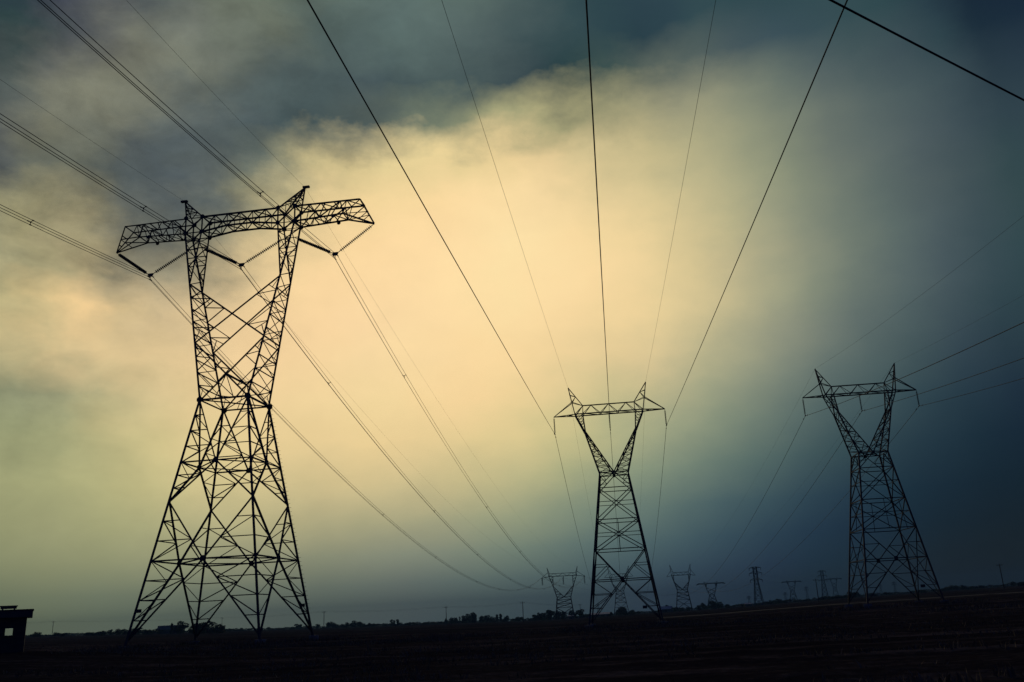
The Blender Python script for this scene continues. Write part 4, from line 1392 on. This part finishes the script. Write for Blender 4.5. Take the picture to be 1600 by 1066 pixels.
ME_TRUNK = trunk_mesh()
CROWNS = {k: [crown_mesh('crown', k, 5 + i * 7 + len(k), 700) for i in range(3)] for k in ('round', 'wide', 'tall')}
SEGS = [(-26.3, 'trees beside the dark hut'), (-22.0, 'trees between the hut and the tallest tower'), (-19.9, 'trees behind the left legs of the tallest tower'),
        (-17.6, 'trees of the big clump under the tallest tower'), (-12.5, 'trees behind the right legs of the tallest tower'),
        (-9.0, 'trees just right of the tallest tower'), (-5.0, 'trees left of the skyline pole at mid-left'),
        (-.3, 'trees between the two middle wooden poles'), (4.0, 'trees around the small wide-armed tower'),
        (8.6, 'trees behind the legs of the middle tower'), (12.3, 'trees below the small forked tower'),
        (17.4, 'trees below the slender skyline masts'), (23.6, 'trees behind the right tower'), (60, 'trees at the far right edge')]
ORD = ['leftmost', 'second from left', 'third from left', 'fourth from left', 'fifth from left', 'sixth from left', 'seventh from left', 'eighth from left',
       'ninth from left', 'tenth from left', 'eleventh from left', 'twelfth from left', 'thirteenth from left', 'fourteenth from left', 'fifteenth from left', 'sixteenth from left', 'seventeenth from left', 'eighteenth from left']
TREES.sort()
count = {}
rnd = random.Random(3)
for i, (bd, d, ztop, w_) in enumerate(TREES):
    base = at(bd, d)
    h = max(1.8, ztop - base.z)
    asp = h / max(w_, .5)
    kind = 'tall' if asp > 1.5 else ('round' if asp > .75 else 'wide')
    seg = next(s_ for lim, s_ in SEGS if bd <= lim)
    word = {'tall': 'narrow dark', 'round': 'rounded dark', 'wide': 'broad dark'}[kind]
    k = count.get((word, seg), 0)
    count[(word, seg)] = k + 1
    o = thing('tree', '%s of the %s %s' % (ORD[k], word, seg), 'tree', base, rnd.uniform(0, 6), 'trees along the skyline')
    t_ = link_mesh('trunk', ME_TRUNK, o)
    t_.scale = (min(w_, h), min(w_, h), h)
    c = link_mesh('crown', CROWNS[kind][i % 3], o)
    c.scale = (w_ * 1.45, w_ * 1.45, h * 1.06)
    c.rotation_euler = (0, 0, rnd.uniform(0, 6))

# low far woodland filling the skyline between the trees
g = Geo()
rnd = random.Random(9)
for i in range(30000):
    bd = rnd.uniform(-37, 37)
    d = rnd.uniform(890, 1000)
    env = .5 + .5 * noise.noise((bd * 1.1, 2., 0)) + .35 * noise.noise((bd * 4.3, 5., 0))
    h = max(.5, .3 + 3.0 * env) if bd > -27 else .8
    p = at(bd, d) + V((0, 0, rnd.uniform(0, h)))
    s_ = rnd.uniform(.35, .8)
    x = V((rnd.gauss(0, 1), rnd.gauss(0, 1), rnd.gauss(0, .5))).normalized() * s_
    y = x.cross(V((rnd.gauss(0, 1), rnd.gauss(0, 1), rnd.gauss(0, 1)))).normalized() * s_ * .7
    k = len(g.v)
    g.v += [tuple(p - x), tuple(p + y), tuple(p + x), tuple(p - y)]
    g.f.append((k, k + 1, k + 2, k + 3))
tag(g.build('far_woodland', M_LEAF), 'low dark scrub and hedges along the whole skyline', kind='stuff')

# ------------------------------------------------------------------ dry grass
def tufts(g, x, y, hgt, n_, rnd):
    z0 = ground_z(x, y) - .05
    for _ in range(n_):
        a = rnd.uniform(0, 2 * pi)
        h = hgt * rnd.uniform(.5, 1.1)
        px, py = x + rnd.gauss(0, .16), y + rnd.gauss(0, .16)
        w = .02 + .03 * rnd.random()
        lean = rnd.uniform(.1, .7) * h
        b2 = rnd.uniform(0, 2 * pi)
        k = len(g.v)
        ux, uy = cos(a) * w, sin(a) * w
        lx, ly = cos(b2) * lean, sin(b2) * lean
        g.v += [(px - ux, py - uy, z0), (px + ux, py + uy, z0), (px + lx * .4 + ux * .6, py + ly * .4 + uy * .6, z0 + h * .6),
                (px + lx * .4 - ux * .6, py + ly * .4 - uy * .6, z0 + h * .6), (px + lx, py + ly, z0 + h)]
        g.f += [(k, k + 1, k + 2, k + 3), (k + 3, k + 2, k + 4)]


g = Geo()
rnd = random.Random(21)
for i in range(9000):
    bd = rnd.uniform(-34, 34)
    r = 18 + 120 * rnd.random() ** 1.5
    x, y = r * sin(R(bd)), r * cos(R(bd))
    dens = noise.noise((x * .05, y * .35, 1.5)) + .5 * noise.noise((x * .3, y * .9, 4.))
    if dens < .12:
        continue
    tufts(g, x, y, .16 + .14 * rnd.random(), 4, rnd)
for (bx, by, yw, w, n_) in ((-28.9, 89.3, 8.0, 6.4, 150), (11.9, 111., 6.4, 4.25, 170), (43.8, 110.7, 5.05, 4.25, 170)):
    for sx in (-1, 1):
        for sy in (-1, 1):
            c = frame_pt(V((bx, by, 0)), yw, sx * w, sy * w, 0)
            for _ in range(n_):
                tufts(g, c.x + rnd.gauss(0, 1.5), c.y + rnd.gauss(0, 1.0), .35 + .3 * rnd.random(), 5, rnd)
for i in range(2600):       # unmown strip along the track and under the left tower
    if i % 2:
        bd, r = rnd.uniform(-31, -4), 74 + rnd.gauss(0, 2.2)
    else:
        bd, r = rnd.uniform(-6, 32), 88 + rnd.gauss(0, 2.5)
    x, y = r * sin(R(bd)), r * cos(R(bd))
    if noise.noise((x * .12, y * .1, 8.)) < -.05:
        continue
    tufts(g, x, y, .25 + .2 * rnd.random(), 4, rnd)
tag(g.build('dry_grass', M_STRAW), 'dry brown grass and stubble scattered over the field and around the tower feet', kind='stuff')

# ------------------------------------------------------------------ rain haze
HAZE_DENSITY = .00025
m = bpy.data.materials.new('rain_haze')
m.use_nodes = True
n = Nodes(m.node_tree)
vol = n.add('ShaderNodeVolumePrincipled')
vol.inputs['Color'].default_value = (.13, .29, .5, 1)
vol.inputs['Density'].default_value = HAZE_DENSITY
vol.inputs['Anisotropy'].default_value = .3
o = n.add('ShaderNodeOutputMaterial')
n.link(vol.outputs[0], o.inputs['Volume'])
zlo = min(v_[2] for v_ in gv) - 1
g = Geo()
g.box((0, 0, (zlo + 50) / 2), (5400, 5400, 50 - zlo))
hz = g.build('haze', m)
tag(hz, 'thin rain haze over the field that fades the distant towers', kind='stuff')
